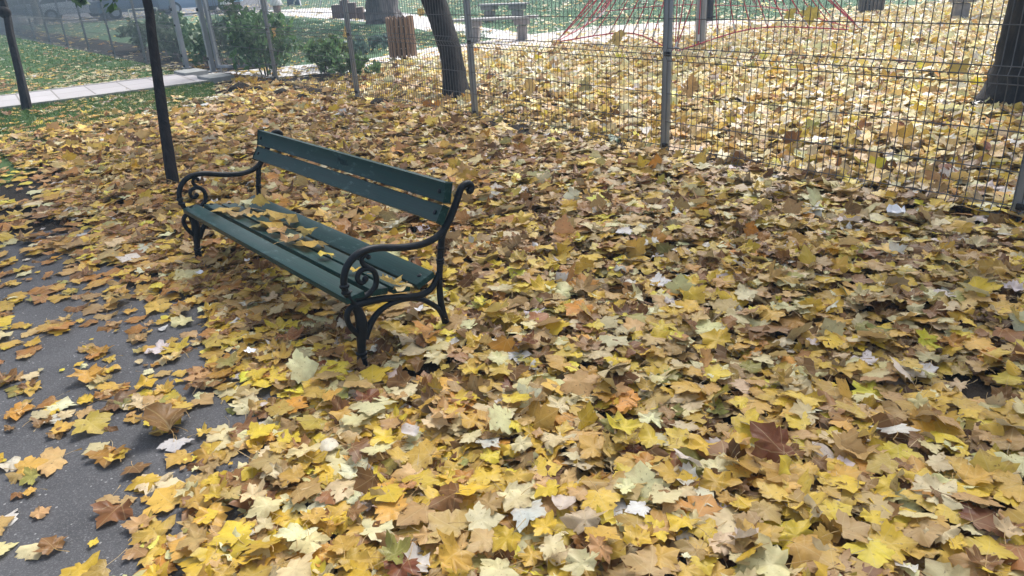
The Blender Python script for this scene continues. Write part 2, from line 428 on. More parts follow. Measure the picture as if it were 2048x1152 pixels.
# gate: its leaf stands open, swung in behind the fence
GA = G(436, 148); GB = G(558, 146); gth = math.atan2(GB[1]-GA[1], GB[0]-GA[0])
gate = empty('metal_gate', V(GA), gth, 'square tube metal gate leaf with a bottom rail, swung open beside the green shrub', 'gate')
mb = MB(); Lg = round(float(np.linalg.norm(GB-GA)), 3)
for u in (.03, Lg-.03):
    mb = MB(); mb.box((u, 0, .96), (.05, .045, 1.72), None, .004); mb.build('stile', M['galv'], gate)
for z in (.125, 1.80):
    mb = MB(); mb.box((Lg/2, 0, z), (Lg-.112, .04, .05), None, .004); mb.build('rail', M['galv'], gate)
mb = MB()
for i in range(1, 24): mb.tube([(.055+i*(Lg-.11)/24, 0, .15), (.055+i*(Lg-.11)/24, 0, 1.775)], .0026, 4, False)
for z in (.35, .55, .78, .83, 1.05, 1.28, 1.5): mb.tube([(.055, .004, z), (Lg-.055, .004, z)], .003, 4, False)
mb.build('mesh_infill', M['wire'], gate)
def gate_post(loc, label):
    root = empty('gate_post', loc, FTH, label, 'post')
    mb = MB(); mb.box((0, 0, .97), (.08, .08, 1.86), None, .005); mb.build('shaft', M['galv'], root)
    mb = MB(); mb.box((0, 0, .032), (.15, .15, .014), None, .003)
    mb.build('base_plate', M['galv'], root)
    for z in (.25, 1.05, 1.5):
        c = MB(); c.box((.0, .052, z), (.05, .022, .05), None, .004); c.build('hinge', M['clip'], root)
    return root
gate_post(V(G(428, 149)+np.array([0, 0, .02])), 'grey gate post on a concrete block right of the slab path')
gate_post(V(GP+np.array([.03, 0, .02])), 'grey gate post on a concrete block left of the slab path')
for (x, y), lab in (((382, 146), 'pale concrete footing block under the gate post left of the slab path'), ((432, 156), 'pale concrete footing block under the gate post right of the slab path, beside fallen leaves')):
    mb = MB(); c = G(x, y); mb.box((0, 0, .0), (.62, .42, .13), None, .012); o = mb.build('concrete_block', M['concrete_pad']); o.location = V(c+np.array([0, 0, -.02])); o.rotation_euler = (0, 0, FTH); tag(o, lab, 'footing')

# low ridge of earth along the foot of the fence
er = np.random.default_rng(33); vs = []; ns = 150; nw = 7
for i in range(ns):
    u = 3.6+i*(12.4-3.6)/(ns-1); hh = .01+.035*math.sin(u*2.3)*math.sin(u*.9+1)+er.normal()*.012
    for k in range(nw):
        w_ = (k/(nw-1)-.5)*.46
        p_ = FO+FD*u-FN*(.10+.03*math.sin(u*3))+FN*w_; p_[2] = GZ-.01+max(0, 1-(w_/.23)**2)*(.05+hh)*(1 if 0 < k < nw-1 else 0)+(er.normal()*.010 if 0 < k < nw-1 else 0)
        vs.append(p_)
fs_ = [(i*nw+k, i*nw+k+1, (i+1)*nw+k+1, (i+1)*nw+k) for i in range(ns-1) for k in range(nw-1)]
o = link_mesh('earth_ridge', vs, fs_, M['soil']); tag(o, kind='structure')

# ------------------------------------------------------------------ bench
BX, BY, BT, BL = -.64814, 2.73703, 2.27060, 1.90167
bench = empty('park_bench', (BX, BY, 0), BT, 'dark green slatted park bench with black cast iron scroll armrests among fallen leaves', 'bench')
# local: x along the bench, y = -depth (n is -90 deg from x), so depth u -> y = -u
prof = dict(
 scroll=[(.636, .588), (.648, .600), (.642, .618), (.620, .624), (.590, .608), (.567, .567), (.540, .524), (.514, .487), (.485, .455)],
 arm=[(.500, .470), (.470, .445), (.430, .426), (.385, .419), (.328, .421), (.239, .438), (.154, .463), (.096, .471), (.043, .463), (.001, .435), (-.021, .399), (-.029, .366), (-.029, .335), (-.019, .301), (.001, .263)],
 rearleg=[(.505, .48), (.470, .430), (.456, .372), (.444, .316), (.430, .228), (.424, .143), (.430, .071), (.443, .0), (.455, -.06)],
 rail=[(.003, .256), (.049, .252), (.121, .242), (.208, .221), (.276, .201), (.334, .192), (.381, .203), (.411, .233), (.432, .262)],
 arch=[(.442, .010), (.413, .086), (.372, .132), (.317, .174), (.247, .199), (.177, .204), (.12, .193), (.082, .17), (.05, .136), (.024, .095)],
 fleg=[(.003, .256), (.018, .206), (.020, .16), (.014, .124), (.006, .081), (-.001, .031), (-.004, -.008), (-.004, -.06)],
 loop=[(.003, .256), (-.024, .247), (-.039, .221), (-.035, .181), (-.018, .146), (.008, .112)],
 spiral=[(.0, .288), (.033, .281), (.073, .283), (.106, .302), (.118, .336), (.113, .369), (.093, .390), (.064, .395), (.042, .386), (.033, .363), (.043, .343), (.062, .341), (.068, .354)],
 stem=[(.093, .390), (.071, .413), (.064, .433), (.071, .447), (.089, .449), (.098, .440)])
def L3(u, z, x=0.0): return (x, -u, z)
def bench_frame(x):
    fr = MB()
    def st(key, r, n=5):
        pts = spline([L3(u, z, x) for u, z in prof[key]], n); k = len(pts)
        rr = [r]*k if np.isscalar(r) else list(np.interp(np.linspace(0, 1, k), np.linspace(0, 1, len(r)), r))
        fr.tube(pts, rr, 12)
    st('scroll', [.017, .016, .0155, .016, .017, .017]); st('arm', [.014, .0155, .016, .016, .015, .014, .013]); st('rearleg', [.016, .0155, .0145, .014, .015, .017, .020])
    st('rail', [.016, .015, .014, .014]); st('arch', [.014, .012, .0115, .012, .014, .018]); st('fleg', [.017, .022, .026, .024, .019, .017, .021, .026])
    st('loop', [.013, .0125, .012, .014]); st('spiral', [.013, .0125, .012, .0105, .009]); st('stem', [.012, .009, .008])
    for (u, z), r in (((.068, .352), .014), ((.096, .440), .011), ((.640, .592), .019)):
        fr.ball(L3(u, z, x), r, 8)
    # cast collars
    for (u, z), (du, dz), r in (((-.029, .352), (0, 1), .0205), ((-.026, .322), (.2, 1), .020), ((.445, .322), (-.1, 1), .0195), ((.444, .308), (-.1, 1), .018), ((0, .034), (0, 1), .024), ((-.002, .012), (0, 1), .022), ((.455, .372), (0, 1), .018)):
        d = np.array([0, -du, dz]); d = d/np.linalg.norm(d); c = np.array(L3(u, z, x))
        fr.tube([c-d*.008, c-d*.004, c+d*.004, c+d*.008], [r*.8, r, r, r*.8], 12)
    return fr
bench_frame(0.0).build('side_frame', M['iron'], bench)
bench_frame(BL).build('side_frame', M['iron'], bench)
def slat(name, a, b, th, x0, x1, bev=.006, ext=0):
    """a, b: (u, z) of the two edges of the slat's upper face"""
    a = np.array(a); b = np.array(b); d = b-a; w = np.linalg.norm(d); d /= w; nrm = np.array([-d[1], d[0]])
    c = (a+b)/2 - nrm*th/2
    mb = MB(); Lx = x1-x0
    mb.box((0, 0, 0), (Lx, w, th), [(1, 0, 0), (0, 1, 0), (0, 0, 1)], bev)
    o = mb.build(name, M['paint'], bench)
    # orient: local y -> direction d in (u,z)
    ydir = Vector((0, -d[0], d[1])); zdir = Vector((0, -nrm[0], nrm[1])); xdir = ydir.cross(zdir)
    mt = Matrix((xdir, ydir, zdir)).transposed().to_4x4(); mt.translation = Vector(((x0+x1)/2, -c[0], c[1]))
    o.matrix_local = mt
    return o
for a, b in (((-.038, .303), (.050, .309)), ((.085, .300), (.162, .286)), ((.186, .277), (.272, .262)), ((.298, .252), (.396, .284))):
    s_ = slat('seat_slat', a, b, .030, -.012, BL-.03)
ub = slat('back_slat', (.497, .578), (.517, .660), -.030, -.0 + -.040, BL-.062, .005)
lb = slat('back_slat', (.446, .492), (.489, .555), -.030, -.040, BL-.062, .005)
# bolts on the slats, carved scrawl on the upper back slat
mbb = []
def bolt(parent, lx, ly, lz, sgn):
    m_ = MB(); m_.lathe((lx, ly, lz), [(.011, 0), (.011, .003*sgn), (.006, .0055*sgn), (.001, .006*sgn)], 12); return m_.build('bolt', M['iron'], parent)
for o, th in ((ub, .015), (lb, .015)):
    for lx in (-.90, .90):
        bolt(o, lx, .0, th if o.data else th, 1)
for o in [x for x in bench.children if x.name.startswith('seat_slat')]:
    for lx in (-.92, .90): bolt(o, lx, 0, .015, 1)
mb = MB()
def stroke(pts, ox, oy, s=.030):
    for (x0, y0), (x1, y1) in zip(pts[:-1], pts[1:]):
        mb.tube([(ox+x0*s, oy+y0*s, .0156), (ox+x1*s, oy+y1*s, .0156)], .0016, 5)
fl = -1
for pts, ox in (([(0, 0), (0, 1), (.5, .9), (.5, .55), (0, .5)], 0.0), ([(0, 0), (0, .9)], .028), ([(0, .45), (.45, .45)], .028), ([(.45, 0), (.45, .9)], .028), ([(0, 0), (.25, .9), (.5, 0)], .052), ([(.5, .8), (.1, .9), (0, .5), (.1, .05), (.5, .1), (.5, .4)], .078)):
    stroke([(-x if False else x, y) for x, y in pts], ox+.03, -.012, .030)
mb.build('carved_scrawl', M['iron'], ub)

# ------------------------------------------------------------------ leaves
HALF = [(0, 0), (.10, -.09), (.33, -.15), (.37, -.01), (.54, .05), (.47, .18), (.66, .22), (.86, .45), (.68, .49), (.60, .61), (.37, .58), (.46, .74), (.30, .80), (.20, .92), (0, 1.12)]
MID = [(0, 0), (.32, -.14), (.37, .0), (.53, .07), (.47, .19), (.85, .45), (.58, .60), (.37, .57), (.43, .74), (0, 1.10)]
LOW = [(0, -.05), (.40, .0), (.36, .17), (.78, .45), (.28, .55), (0, 1.06)]
OVAL = [(0, 0), (.20, .05), (.36, .22), (.42, .42), (.36, .64), (.20, .84), (0, 1.0)]
def outline(half):
    r = half[1:-1]
    return np.array([half[0]] + r + [half[-1]] + [(-x, y) for x, y in r[::-1]], float)
def template(half, rings):
    o = outline(half); n = len(o); c = np.array([0, .34])
    vs = [c]; rad = [0.0]; tris = []
    rr = [.5, 1.0] if rings else [1.0]
    for r in rr:
        for q in o: vs.append(c+(q-c)*r); rad.append(r)
    for j in range(n): tris.append((0, 1+j, 1+(j+1) % n))
    for k in range(len(rr)-1):
        b0 = 1+k*n; b1 = 1+(k+1)*n
        for j in range(n):
            j2 = (j+1) % n
            tris += [(b0+j, b1+j, b1+j2), (b0+j, b1+j2, b0+j2)]
    tri = np.array(tris)
    vs = np.array(vs)
    a = vs[tri]; ar = (a[:, 1, 0]-a[:, 0, 0])*(a[:, 2, 1]-a[:, 0, 1])-(a[:, 1, 1]-a[:, 0, 1])*(a[:, 2, 0]-a[:, 0, 0])
    tri[ar < 0] = tri[ar < 0][:, ::-1]
    return vs, np.array(rad), tri
def deform(vs, rad, amt, rg):
    """bend, cup, fold and flutter a flat unit leaf"""
    x = vs[:, 0].copy(); y = vs[:, 1]-.4
    x = x*rg.uniform(.85, 1.1) + .10*rg.normal()*y*y; y = y*rg.uniform(.9, 1.08)
    an = rg.uniform(0, math.pi); d = x*math.cos(an)+y*math.sin(an)
    z = amt*(rg.normal()*.45-.15)*d*d + amt*rg.normal()*.16*np.abs(x) + amt*rg.normal()*.25*(x*x+y*y)
    th = np.arctan2(y, x)
    k = rg.integers(2, 6)
    z = z + amt*.13*(rad**2)*np.sin(k*th+rg.uniform(0, 6.28)) + amt*.05*rad*np.sin(7*th+rg.uniform(0, 6.28))
    z = z + amt*rg.normal(size=len(x))*.018
    return np.stack([x, y, z], 1)
PAL = {'bright yellow': ((.67, .46, .045), .20), 'mustard yellow': ((.55, .355, .068), .235), 'pale cream': ((.67, .575, .32), .195), 'tan': ((.47, .31, .12), .155),
       'brown': ((.215, .105, .034), .10), 'orange': ((.50, .24, .03), .032), 'olive green': ((.31, .29, .075), .022), 'pale greyish': ((.66, .63, .58), .038), 'rust red': ((.17, .05, .018), .006)}
PN = list(PAL); PC = np.array([PAL[k][0] for k in PN]); PW = np.array([PAL[k][1] for k in PN]); PW = PW/PW.sum()
def rotmats(yaw, tilt, tdir):
    """tilt about a horizontal axis of direction tdir after a yaw"""
    n = len(yaw); c, s = np.cos(yaw), np.sin(yaw)
    Z = np.zeros((n, 3, 3)); Z[:, 0, 0] = c; Z[:, 0, 1] = -s; Z[:, 1, 0] = s; Z[:, 1, 1] = c; Z[:, 2, 2] = 1
    ax, ay = np.cos(tdir), np.sin(tdir); ct, st = np.cos(tilt), np.sin(tilt)
    T = np.zeros((n, 3, 3))
    T[:, 0, 0] = ct+ax*ax*(1-ct); T[:, 0, 1] = ax*ay*(1-ct); T[:, 0, 2] = ay*st
    T[:, 1, 0] = ax*ay*(1-ct); T[:, 1, 1] = ct+ay*ay*(1-ct); T[:, 1, 2] = -ax*st
    T[:, 2, 0] = -ay*st; T[:, 2, 1] = ax*st; T[:, 2, 2] = ct
    return T@Z
def add_stalks(batch, Rm, pos, tpl0):
    n = len(pos); rr_ = rng.uniform(.55, 1.0, n); q = rng.normal(0, .25, n)
    b0 = np.array([0, -.40, 0.]); loc = np.stack([np.tile(b0+[-.012, 0, .02], (n, 1)), np.tile(b0+[.012, 0, .02], (n, 1)),
        np.stack([q*.5-.010, -.40-rr_*.55, np.full(n, .05)], 1), np.stack([q*.5+.010, -.40-rr_*.55, np.full(n, .05)], 1), np.stack([q*1.3-.014, -.40-rr_, rng.normal(0, .07, n)], 1), np.stack([q*1.3+.014, -.40-rr_, rng.normal(0, .07, n)], 1)], 1)
    v = np.einsum('nij,nvj->nvi', Rm, loc)+pos[:, None, :]
    t0 = np.array([(0, 1, 3), (0, 3, 2), (2, 3, 5), (2, 5, 4)]); t = (t0[None]+(np.arange(n)*6)[:, None, None]).reshape(-1, 3)
    c = np.repeat(np.array([[.46, .30, .11]])*rng.uniform(.6, 1.2, (n, 1)), 6, 0); u = np.tile(np.array([[9., 9., 0.]]), (n*6, 1))
    batch.add(v.reshape(-1, 3), t, c, u)
class Batch:
    def __init__(s): s.v = []; s.t = []; s.c = []; s.u = []; s.n = 0
    def add(s, v, t, c, u):
        s.v.append(v); s.t.append(t+s.n); s.c.append(c); s.u.append(u); s.n += len(v)
    def mesh(s, name, mat):
        v = np.concatenate(s.v).astype(np.float32); t = np.concatenate(s.t).astype(np.int32); c = np.concatenate(s.c).astype(np.float32); u = np.concatenate(s.u).astype(np.float32)
        me = bpy.data.meshes.new(name)
        me.vertices.add(len(v)); me.vertices.foreach_set('co', v.ravel())
        me.loops.add(t.size); me.loops.foreach_set('vertex_index', t.ravel())
        me.polygons.add(len(t)); me.polygons.foreach_set('loop_start', np.arange(0, t.size, 3, dtype=np.int32)); me.polygons.foreach_set('loop_total', np.full(len(t), 3, np.int32))
        me.polygons.foreach_set('use_smooth', np.ones(len(t), bool))
        a = me.attributes.new('tint', 'FLOAT_COLOR', 'POINT'); a.data.foreach_set('color', np.concatenate([c, np.ones((len(c), 1), np.float32)], 1).ravel())
        a = me.attributes.new('luv', 'FLOAT_VECTOR', 'POINT'); a.data.foreach_set('vector', u.ravel())
        me.update(); me.materials.append(mat)
        return me
TPL = {}
for key, half, rings, nv, amt in (('hi', HALF, True, 30, (.18, 1.35)), ('oval', OVAL, True, 8, (.4, 1.2)), ('mid', MID, False, 18, (.25, 1.35)), ('low', LOW, False, 10, (.5, 1.4))):
    fv, rad, tri = template(half, rings); L_ = []
    for i in range(nv):
        L_.append(deform(fv, rad, amt[0]+(amt[1]-amt[0])*i/(nv-1), rng))
    TPL[key] = (fv, rad, tri, L_)
def lay(batch, key, pos, size, yaw, tilt, tdir, col, var):
    fv, rad, tri, L_ = TPL[key]; n = len(pos)
    luv = np.concatenate([fv, rad[:, None]], 1)
    Rm = rotmats(yaw, tilt, tdir)*size[:, None, None]
    if key == 'hi' and n:
        w_ = rng.uniform(size=n) < .45; add_stalks(batch, Rm[w_], pos[w_], None)
    for k in range(len(L_)):
        idx = np.nonzero(var == k)[0]
        if not len(idx): continue
        v = np.einsum('nij,vj->nvi', Rm[idx], L_[k]) + pos[idx][:, None, :]
        m_ = len(fv); t = (tri[None]+(np.arange(len(idx))*m_)[:, None, None]).reshape(-1, 3)
        c = np.repeat(col[idx], m_, 0); u = np.tile(luv, (len(idx), 1))
        batch.add(v.reshape(-1, 3), t, c, u)
def colours(n, pale=0.0, brown=0.0):
    w = PW.copy()
    w[2] = max(.03, w[2]+pale); w[7] = max(.015, w[7]+pale*.25); w[4] += brown; w[3] += brown*.8; w = w/w.sum()
    k = rng.choice(len(PN), n, p=w); c = PC[k]*rng.lognormal(0, .18, (n, 1))*rng.lognormal(0, .05, (n, 3))
    return k, np.clip(c, .01, .72)
def in_view(p, mx=260, my=160):
    d = p-CAM; z = d@FW; x = W/2+FOC*(d@RT)/np.maximum(z, .01); y = H/2-FOC*(d@UP)/np.maximum(z, .01)
    return (z > .3) & (x > -mx) & (x < W+mx) & (y > -my) & (y < H+my+80), x, y
def vnoise(p, scale, seed):
    """smooth random field in 0..1"""
    r = np.random.default_rng(seed); out = 0; 
    for i in range(7):
        a = r.uniform(0, 6.28); f = scale*r.uniform(.6, 1.7); ph = r.uniform(0, 6.28)
        out = out+np.sin((p[:, 0]*math.cos(a)+p[:, 1]*math.sin(a))*f+ph)
    return 1/(1+np.exp(-out*.9))
def inside(x, y, poly):
    c = np.zeros(len(x), bool); n = len(poly)
    for i in range(n):
        x0, y0 = poly[i]; x1, y1 = poly[(i+1) % n]
        c ^= ((y0 > y) != (y1 > y)) & (x < (x1-x0)*(y-y0)/((y1-y0) if y1 != y0 else 1e-9)+x0)
    return c
slabQ = [tuple(q) for q in (pn0, pn1, pf1, pf0)]
far_edge_px = [(430, 152), (600, 156), (700, 142), (800, 124), (880, 116), (960, 104), (1100, 96), (1250, 84), (1400, 68), (1550, 52), (1700, 30), (1900, 8), (2300, -45)]
FE = np.array([g(x, y) if y > -60 else g(x, -60) for x, y in far_edge_px])
def beyond_edge(p):
    """>0 where the dense leaves beyond the fence have thinned out into the lawn"""
    _, x, y = in_view(np.concatenate([p[:, :2], np.zeros((len(p), 1))], 1))
    ye = np.interp(x, [a for a, b in far_edge_px], [b for a, b in far_edge_px])
    return ye-y
DARK = [(g(1915, 748), .10), (g(1985, 775), .09), (g(1475, 835), .06)]
def density(p):
    """relative leaf cover 0..1 at ground points"""
    d = np.ones(len(p)); P3 = np.concatenate([p[:, :2], np.zeros((len(p), 1))], 1)
    _, px, py = in_view(P3)
    fs = (P3-FO)@FN
    s = side(P3); a = (p[:, :2]-AE2)@BD
    n1 = vnoise(p, 3.2, 3); n2 = vnoise(p, 9, 5)
    # cover thins out over the asphalt
    edge = -(.14+.42*n1)
    t = np.clip((s-edge)/.35+.5, 0, 1)
    onasph = (.065+.42*n2*np.clip(1.25+s*.42, .10, 1)*(.25+.75*n1))*np.where((py > 840) & (px < 330), .45, 1.0)
    near_y = np.clip((py-760)/300, 0, 1)
    bxx = np.interp(py, [480, 560, 620, 700, 780, 850, 950, 1050, 1152, 1300], [100, 300, 540, 600, 530, 460, 420, 390, 320, 260])+(n1-.5)*200
    onasph = np.where(py > 470, np.maximum(onasph, np.clip((px-bxx)/190+.25, 0, 1)), onasph)
    d = np.where(s < .05, onasph+(1-onasph)*t, d)
    # left lawns
    la = np.clip((285-(py+.22*px))/110+.5, 0, 1)*(px < 470)*(fs < 0)
    d = d*(1-la)**2+la*(.035+.26*n1*n2)
    d = np.where((fs < 0) & inside(p[:, 0], p[:, 1], slabQ), .012, d)
    be = beyond_edge(p)
    far = (fs > 0)
    d = np.where(far, np.where(be < 0, .55+.45*np.clip(-be/25, 0, 1), np.clip(.45-be/60, .05, .45)*(.4+.6*n1)), d)
    d = np.where(far & (px < 700) & (py < 165), np.minimum(d, .12), d)
    al = (P3-FO)@FD
    d = np.where((np.abs(fs+.10) < .17) & (al > 3.6) & (al < 12.4), d*(.30+.5*n1), d)
    for c, r in DARK:
        d = np.where(np.hypot(p[:, 0]-c[0], p[:, 1]-c[1]) < r*(.5+.9*n2), .10, d)
    return d
def height(p):
    return (vnoise(p, 4.0, 11)-.5)*.045 + (vnoise(p, 13, 12)-.5)*.02
carpet = Batch()
px_of = lambda p: in_view(p)[1]
def strew(n_per_m2, x0, x1, y0, y1, key, sz, cond, layers, tsd, ov=0.0):
    n = int((x1-x0)*(y1-y0)*n_per_m2)
    p = np.stack([rng.uniform(x0, x1, n), rng.uniform(y0, y1, n), np.zeros(n)], 1)
    ok, px, py = in_view(p); p = p[ok & cond(p)]
    dn = density(p); p = p[rng.uniform(size=len(p)) < dn]; n = len(p)
    if not n: return
    dn = density(p); s = side(p); fs = (p-FO)@FN
    lev = rng.uniform(0, 1, n)
    bare = (s < -.15) & (fs < 0) | (dn < .3)
    base = np.where(bare, GZ+.022, GZ+.008+lev*.062+height(p))
    base = np.where(bare & (dn > .3), GZ+.022+lev*.03, base)
    p[:, 2] = np.maximum(base, GZ+.02)
    tilt = np.abs(rng.normal(0, tsd, n)); tilt = np.where(rng.uniform(size=n) < .07, rng.uniform(.5, 1.2, n), tilt)
    tilt = np.where(bare, tilt*.35, tilt)
    size = (sz*rng.lognormal(-.03, .30, n)).clip(sz*.4, sz*1.55)
    p[:, 2] += np.abs(np.sin(tilt))*size*.3
    k, c = colours(n, 0.0, 0.0)
    kk, cc = colours(n, -.12, .10); oo = rng.uniform(size=n) < np.clip(.17-.10*p[:, 0], .03, .2); cc = np.where(oo[:, None], np.array([.36, .165, .035])*rng.lognormal(0, .2, (n, 1)), cc); mid_ = np.clip((dist(p)-2.6)/1.6, 0, 1)*(fs < 0)*np.clip(1.15-np.clip(p[:, 0], 0, 3)*.28, .3, 1)
    c = np.where((rng.uniform(size=n) < mid_*.85)[:, None], cc, c)
    gl = (px_of(p) < 470) & (dn < .45) & (s > 1.2) & (fs < 0); kg, cg = colours(n, .9, .12); c = np.where(gl[:, None], cg*.9, c); size = np.where(gl, size*.8, size)
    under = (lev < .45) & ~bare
    k2, c2 = colours(n, -.1, .45); c = np.where(under[:, None], c2*.55, c)  # lower leaves browner from decay, then darkened to paint shade into the gaps
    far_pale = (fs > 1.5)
    k3, c3 = colours(n, .30, 0.0); k4, c4 = colours(n, 1.1, 0.0); ff = rng.uniform(size=n) < np.clip((dist(p)-7)/9, 0, .75); c3 = np.where(ff[:, None], c4, c3); c3 = np.clip(c3*1.18, 0, .80); c = np.where(far_pale[:, None], c3, c)  # bright open light beyond the fence painted in as paler, lighter leaf colours
    nv = len(TPL[key][3]); dark = c.mean(1) < .135; var = np.where(dark, rng.integers(int(nv*.55), nv, n), rng.integers(0, int(nv*.62), n))
    if ov > 0:
        o = rng.uniform(size=n) < ov
        lay(carpet, 'oval', p[o], size[o]*.8, rng.uniform(0, 6.28, o.sum()), tilt[o], rng.uniform(0, 6.28, o.sum()), c[o], rng.integers(0, 8, o.sum()))
        p, size, tilt, c, var = p[~o], size[~o], tilt[~o], c[~o], var[~o]; n = len(p)
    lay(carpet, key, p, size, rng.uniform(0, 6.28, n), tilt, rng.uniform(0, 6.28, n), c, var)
dist = lambda p: np.hypot(p[:, 0], p[:, 1])
beh = lambda p: (p-FO)@FN
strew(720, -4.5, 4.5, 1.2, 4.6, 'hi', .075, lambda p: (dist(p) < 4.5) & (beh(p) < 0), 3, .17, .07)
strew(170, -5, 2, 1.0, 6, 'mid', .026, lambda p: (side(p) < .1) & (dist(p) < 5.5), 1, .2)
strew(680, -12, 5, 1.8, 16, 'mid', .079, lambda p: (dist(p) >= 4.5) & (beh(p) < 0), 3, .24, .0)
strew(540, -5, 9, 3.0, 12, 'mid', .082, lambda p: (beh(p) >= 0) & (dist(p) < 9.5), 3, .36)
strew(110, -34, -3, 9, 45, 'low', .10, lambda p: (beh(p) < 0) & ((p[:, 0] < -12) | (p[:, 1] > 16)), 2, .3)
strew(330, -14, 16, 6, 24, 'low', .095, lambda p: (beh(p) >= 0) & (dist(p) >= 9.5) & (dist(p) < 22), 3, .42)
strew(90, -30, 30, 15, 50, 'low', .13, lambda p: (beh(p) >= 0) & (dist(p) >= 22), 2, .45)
cm_ = carpet.mesh('leaf_carpet', M['leaf'])
lc = bpy.data.objects.new('leaf_carpet', cm_); COL.objects.link(lc)
tag(lc, 'thick carpet of fallen yellow, cream and brown maple leaves', 'leaf litter', None, 'stuff')
print('carpet tris', len(cm_.polygons))

# single leaves: the largest ones in the picture, lying on top of the carpet
def single(pos, size, yaw, tilt, tdir, kcol, label, group, key='hi', var=None, roll=None, stalk=True, col=None):
    fv, rad, tri, L_ = TPL[key]
    v = L_[rng.integers(0, int(len(L_)*.62)) if var is None else var]*size
    b = Batch(); c = (PC[kcol]*rng.lognormal(0, .12)*rng.lognormal(0, .05, 3)).clip(.01, .72) if col is None else np.array(col)
    b.add(v, tri, np.repeat(c[None], len(v), 0), np.concatenate([fv, rad[:, None]], 1))
    o = bpy.data.objects.new('maple_leaf' if key == 'hi' else 'oval_leaf', b.mesh('maple_leaf', M['leaf'])); COL.objects.link(o)
    Rm = rotmats(np.array([yaw]), np.array([tilt]), np.array([tdir]))[0] if roll is None else roll
    mt = Matrix([[*Rm[0]], [*Rm[1]], [*Rm[2]]]).to_4x4(); mt.translation = V(pos); o.matrix_world = mt
    tag(o, label, 'leaf', group)
    if stalk:
        base = v[1+(len(fv)-1)//2 if len(fv) > 20 else 1]
        L = size*rng.uniform(.4, .8); q = rng.normal(0, .3)
        mb = MB(); mb.tube([base+np.array([0, .01*size, .001]), base+np.array([q*.2*L, -.35*L, .03*L]), base+np.array([q*.7*L, -.72*L, .02*L]), base+np.array([q*1.2*L, -L, -.05*L])], [.0011, .0009, .0009, .0012], 5)
        st = mb.build('stalk', M['stalk'], o)
    return o
M['stalk'] = simple('leaf_stalk', (.42, .27, .10), (.50, .34, .14), 40, .6, 0)
pts = []; tries = 0; made = 0
while made < 252 and tries < 6000:
    tries += 1
    x = random.uniform(-20, W+20); y = 640+(H+30-640)*random.random()**.75
    q = G(x, y, -.02)
    if any((q[0]-a)**2+(q[1]-b)**2 < .055**2 for a, b in pts): continue
    dn = density(q[None])[0]
    if random.random() > min(1, dn*1.6+.02): continue
    u_ = (q[:2]-np.array([BX, BY])); ud = u_@BN; ua = u_@BD
    if -.1 < ua < 2.0 and -.1 < ud < .6: continue
    pts.append((q[0], q[1])); made += 1
    w_ = PW.copy(); w_[4] *= .5; k = int(rng.choice(len(PN), p=w_/w_.sum())); s = side(q[None])[0]; on = s < -.2 and dn < .55
    tilt = abs(random.gauss(0, .08 if on else .17)); tilt = random.uniform(.5, .9) if (not on and random.random() < .06) else tilt
    size = min(.112, max(.05, random.gauss(.076, .015)))
    q[2] = (GZ+.026 if on else GZ+.066+height(q[None])[0]) + math.sin(tilt)*size*.35
    oval = (PN[k] == 'pale greyish' and random.random() < .7)
    where = 'lying on the bare asphalt at lower left' if on else ('on top of the leaf carpet in the right foreground' if x > 1300 else ('on top of the leaf carpet in the middle foreground' if x > 640 else 'on the leaves along the asphalt edge at left'))
    lab = f'{PN[k]} {"oval" if oval else "maple"} leaf {where}'
    single(q, size, random.uniform(0, 6.28), tilt, random.uniform(0, 6.28), k, lab, lab.replace(' leaf ', ' leaves ', 1), 'oval' if oval else 'hi')

# leaves on the bench seat
def on_seat(x, y, z=.300):
    d = ray(x, y); t = (z-CAMH)/d[2]; return CAM+d*t
seat_leaves = [
 (452, 416, .135, 'mustard yellow', .25, 'cream yellow maple leaf at the far end of the bench seat, behind the armrest scroll', .30),
 (500, 398, .12, 'pale cream', .35, 'pale maple leaf resting against the back of the seat at its far end', .31),
 (478, 424, .105, 'tan', .2, 'tan maple leaf half under the pale one at the far end of the bench seat', .305),
 (520, 402, .085, 'bright yellow', .9, 'yellow maple leaf standing on edge on the rear seat slat', .325),
 (512, 428, .080, 'mustard yellow', .15, 'small mustard leaf lying across the gap of the middle seat slats', .31),
 (560, 425, .15, 'mustard yellow', .55, 'big curled mustard maple leaf leaning up on the bench seat', .325),
 (545, 445, .12, 'mustard yellow', .2, 'flat mustard maple leaf in the middle of the pile on the bench seat', .305),
 (520, 448, .09, 'olive green', .15, 'olive maple leaf at the front edge of the pile on the bench seat', .30),
 (556, 462, .085, 'tan', .1, 'small tan leaf below the seat pile near the front slat', .30),
 (590, 470, .085, 'pale cream', .15, 'pale cream leaf right of the pile on the bench seat', .30),
 (612, 458, .085, 'mustard yellow', .6, 'small leaf with raised tips on the rear seat slats', .31),
 (582, 482, .095, 'tan', .2, 'tan leaf lying left of the forked stalk on the bench seat', .30),
 (622, 484, .12, 'mustard yellow', .35, 'wide mustard maple leaf in the middle of the bench seat', .30),
 (652, 505, .055, 'bright yellow', .5, 'tiny bright yellow leaf standing on the second seat slat', .31),
 (712, 540, .055, 'bright yellow', .2, 'small yellow leaf seen through the near armrest scroll', .30),
 (782, 566, .095, 'mustard yellow', .55, 'curled mustard leaf at the near end of the bench seat by the armrest', .295),
 (806, 572, .070, 'pale cream', .25, 'pale cream leaf at the near end of the rear seat slat', .285),
]
for x, y, s_, cn, tl, lab, z in seat_leaves:
    single(on_seat(x, y, z+.012), s_, random.uniform(0, 6.28), tl, random.uniform(2.0, 3.6), PN.index(cn), lab, 'leaves lying on the bench seat', var=int(rng.integers(8, 26)))
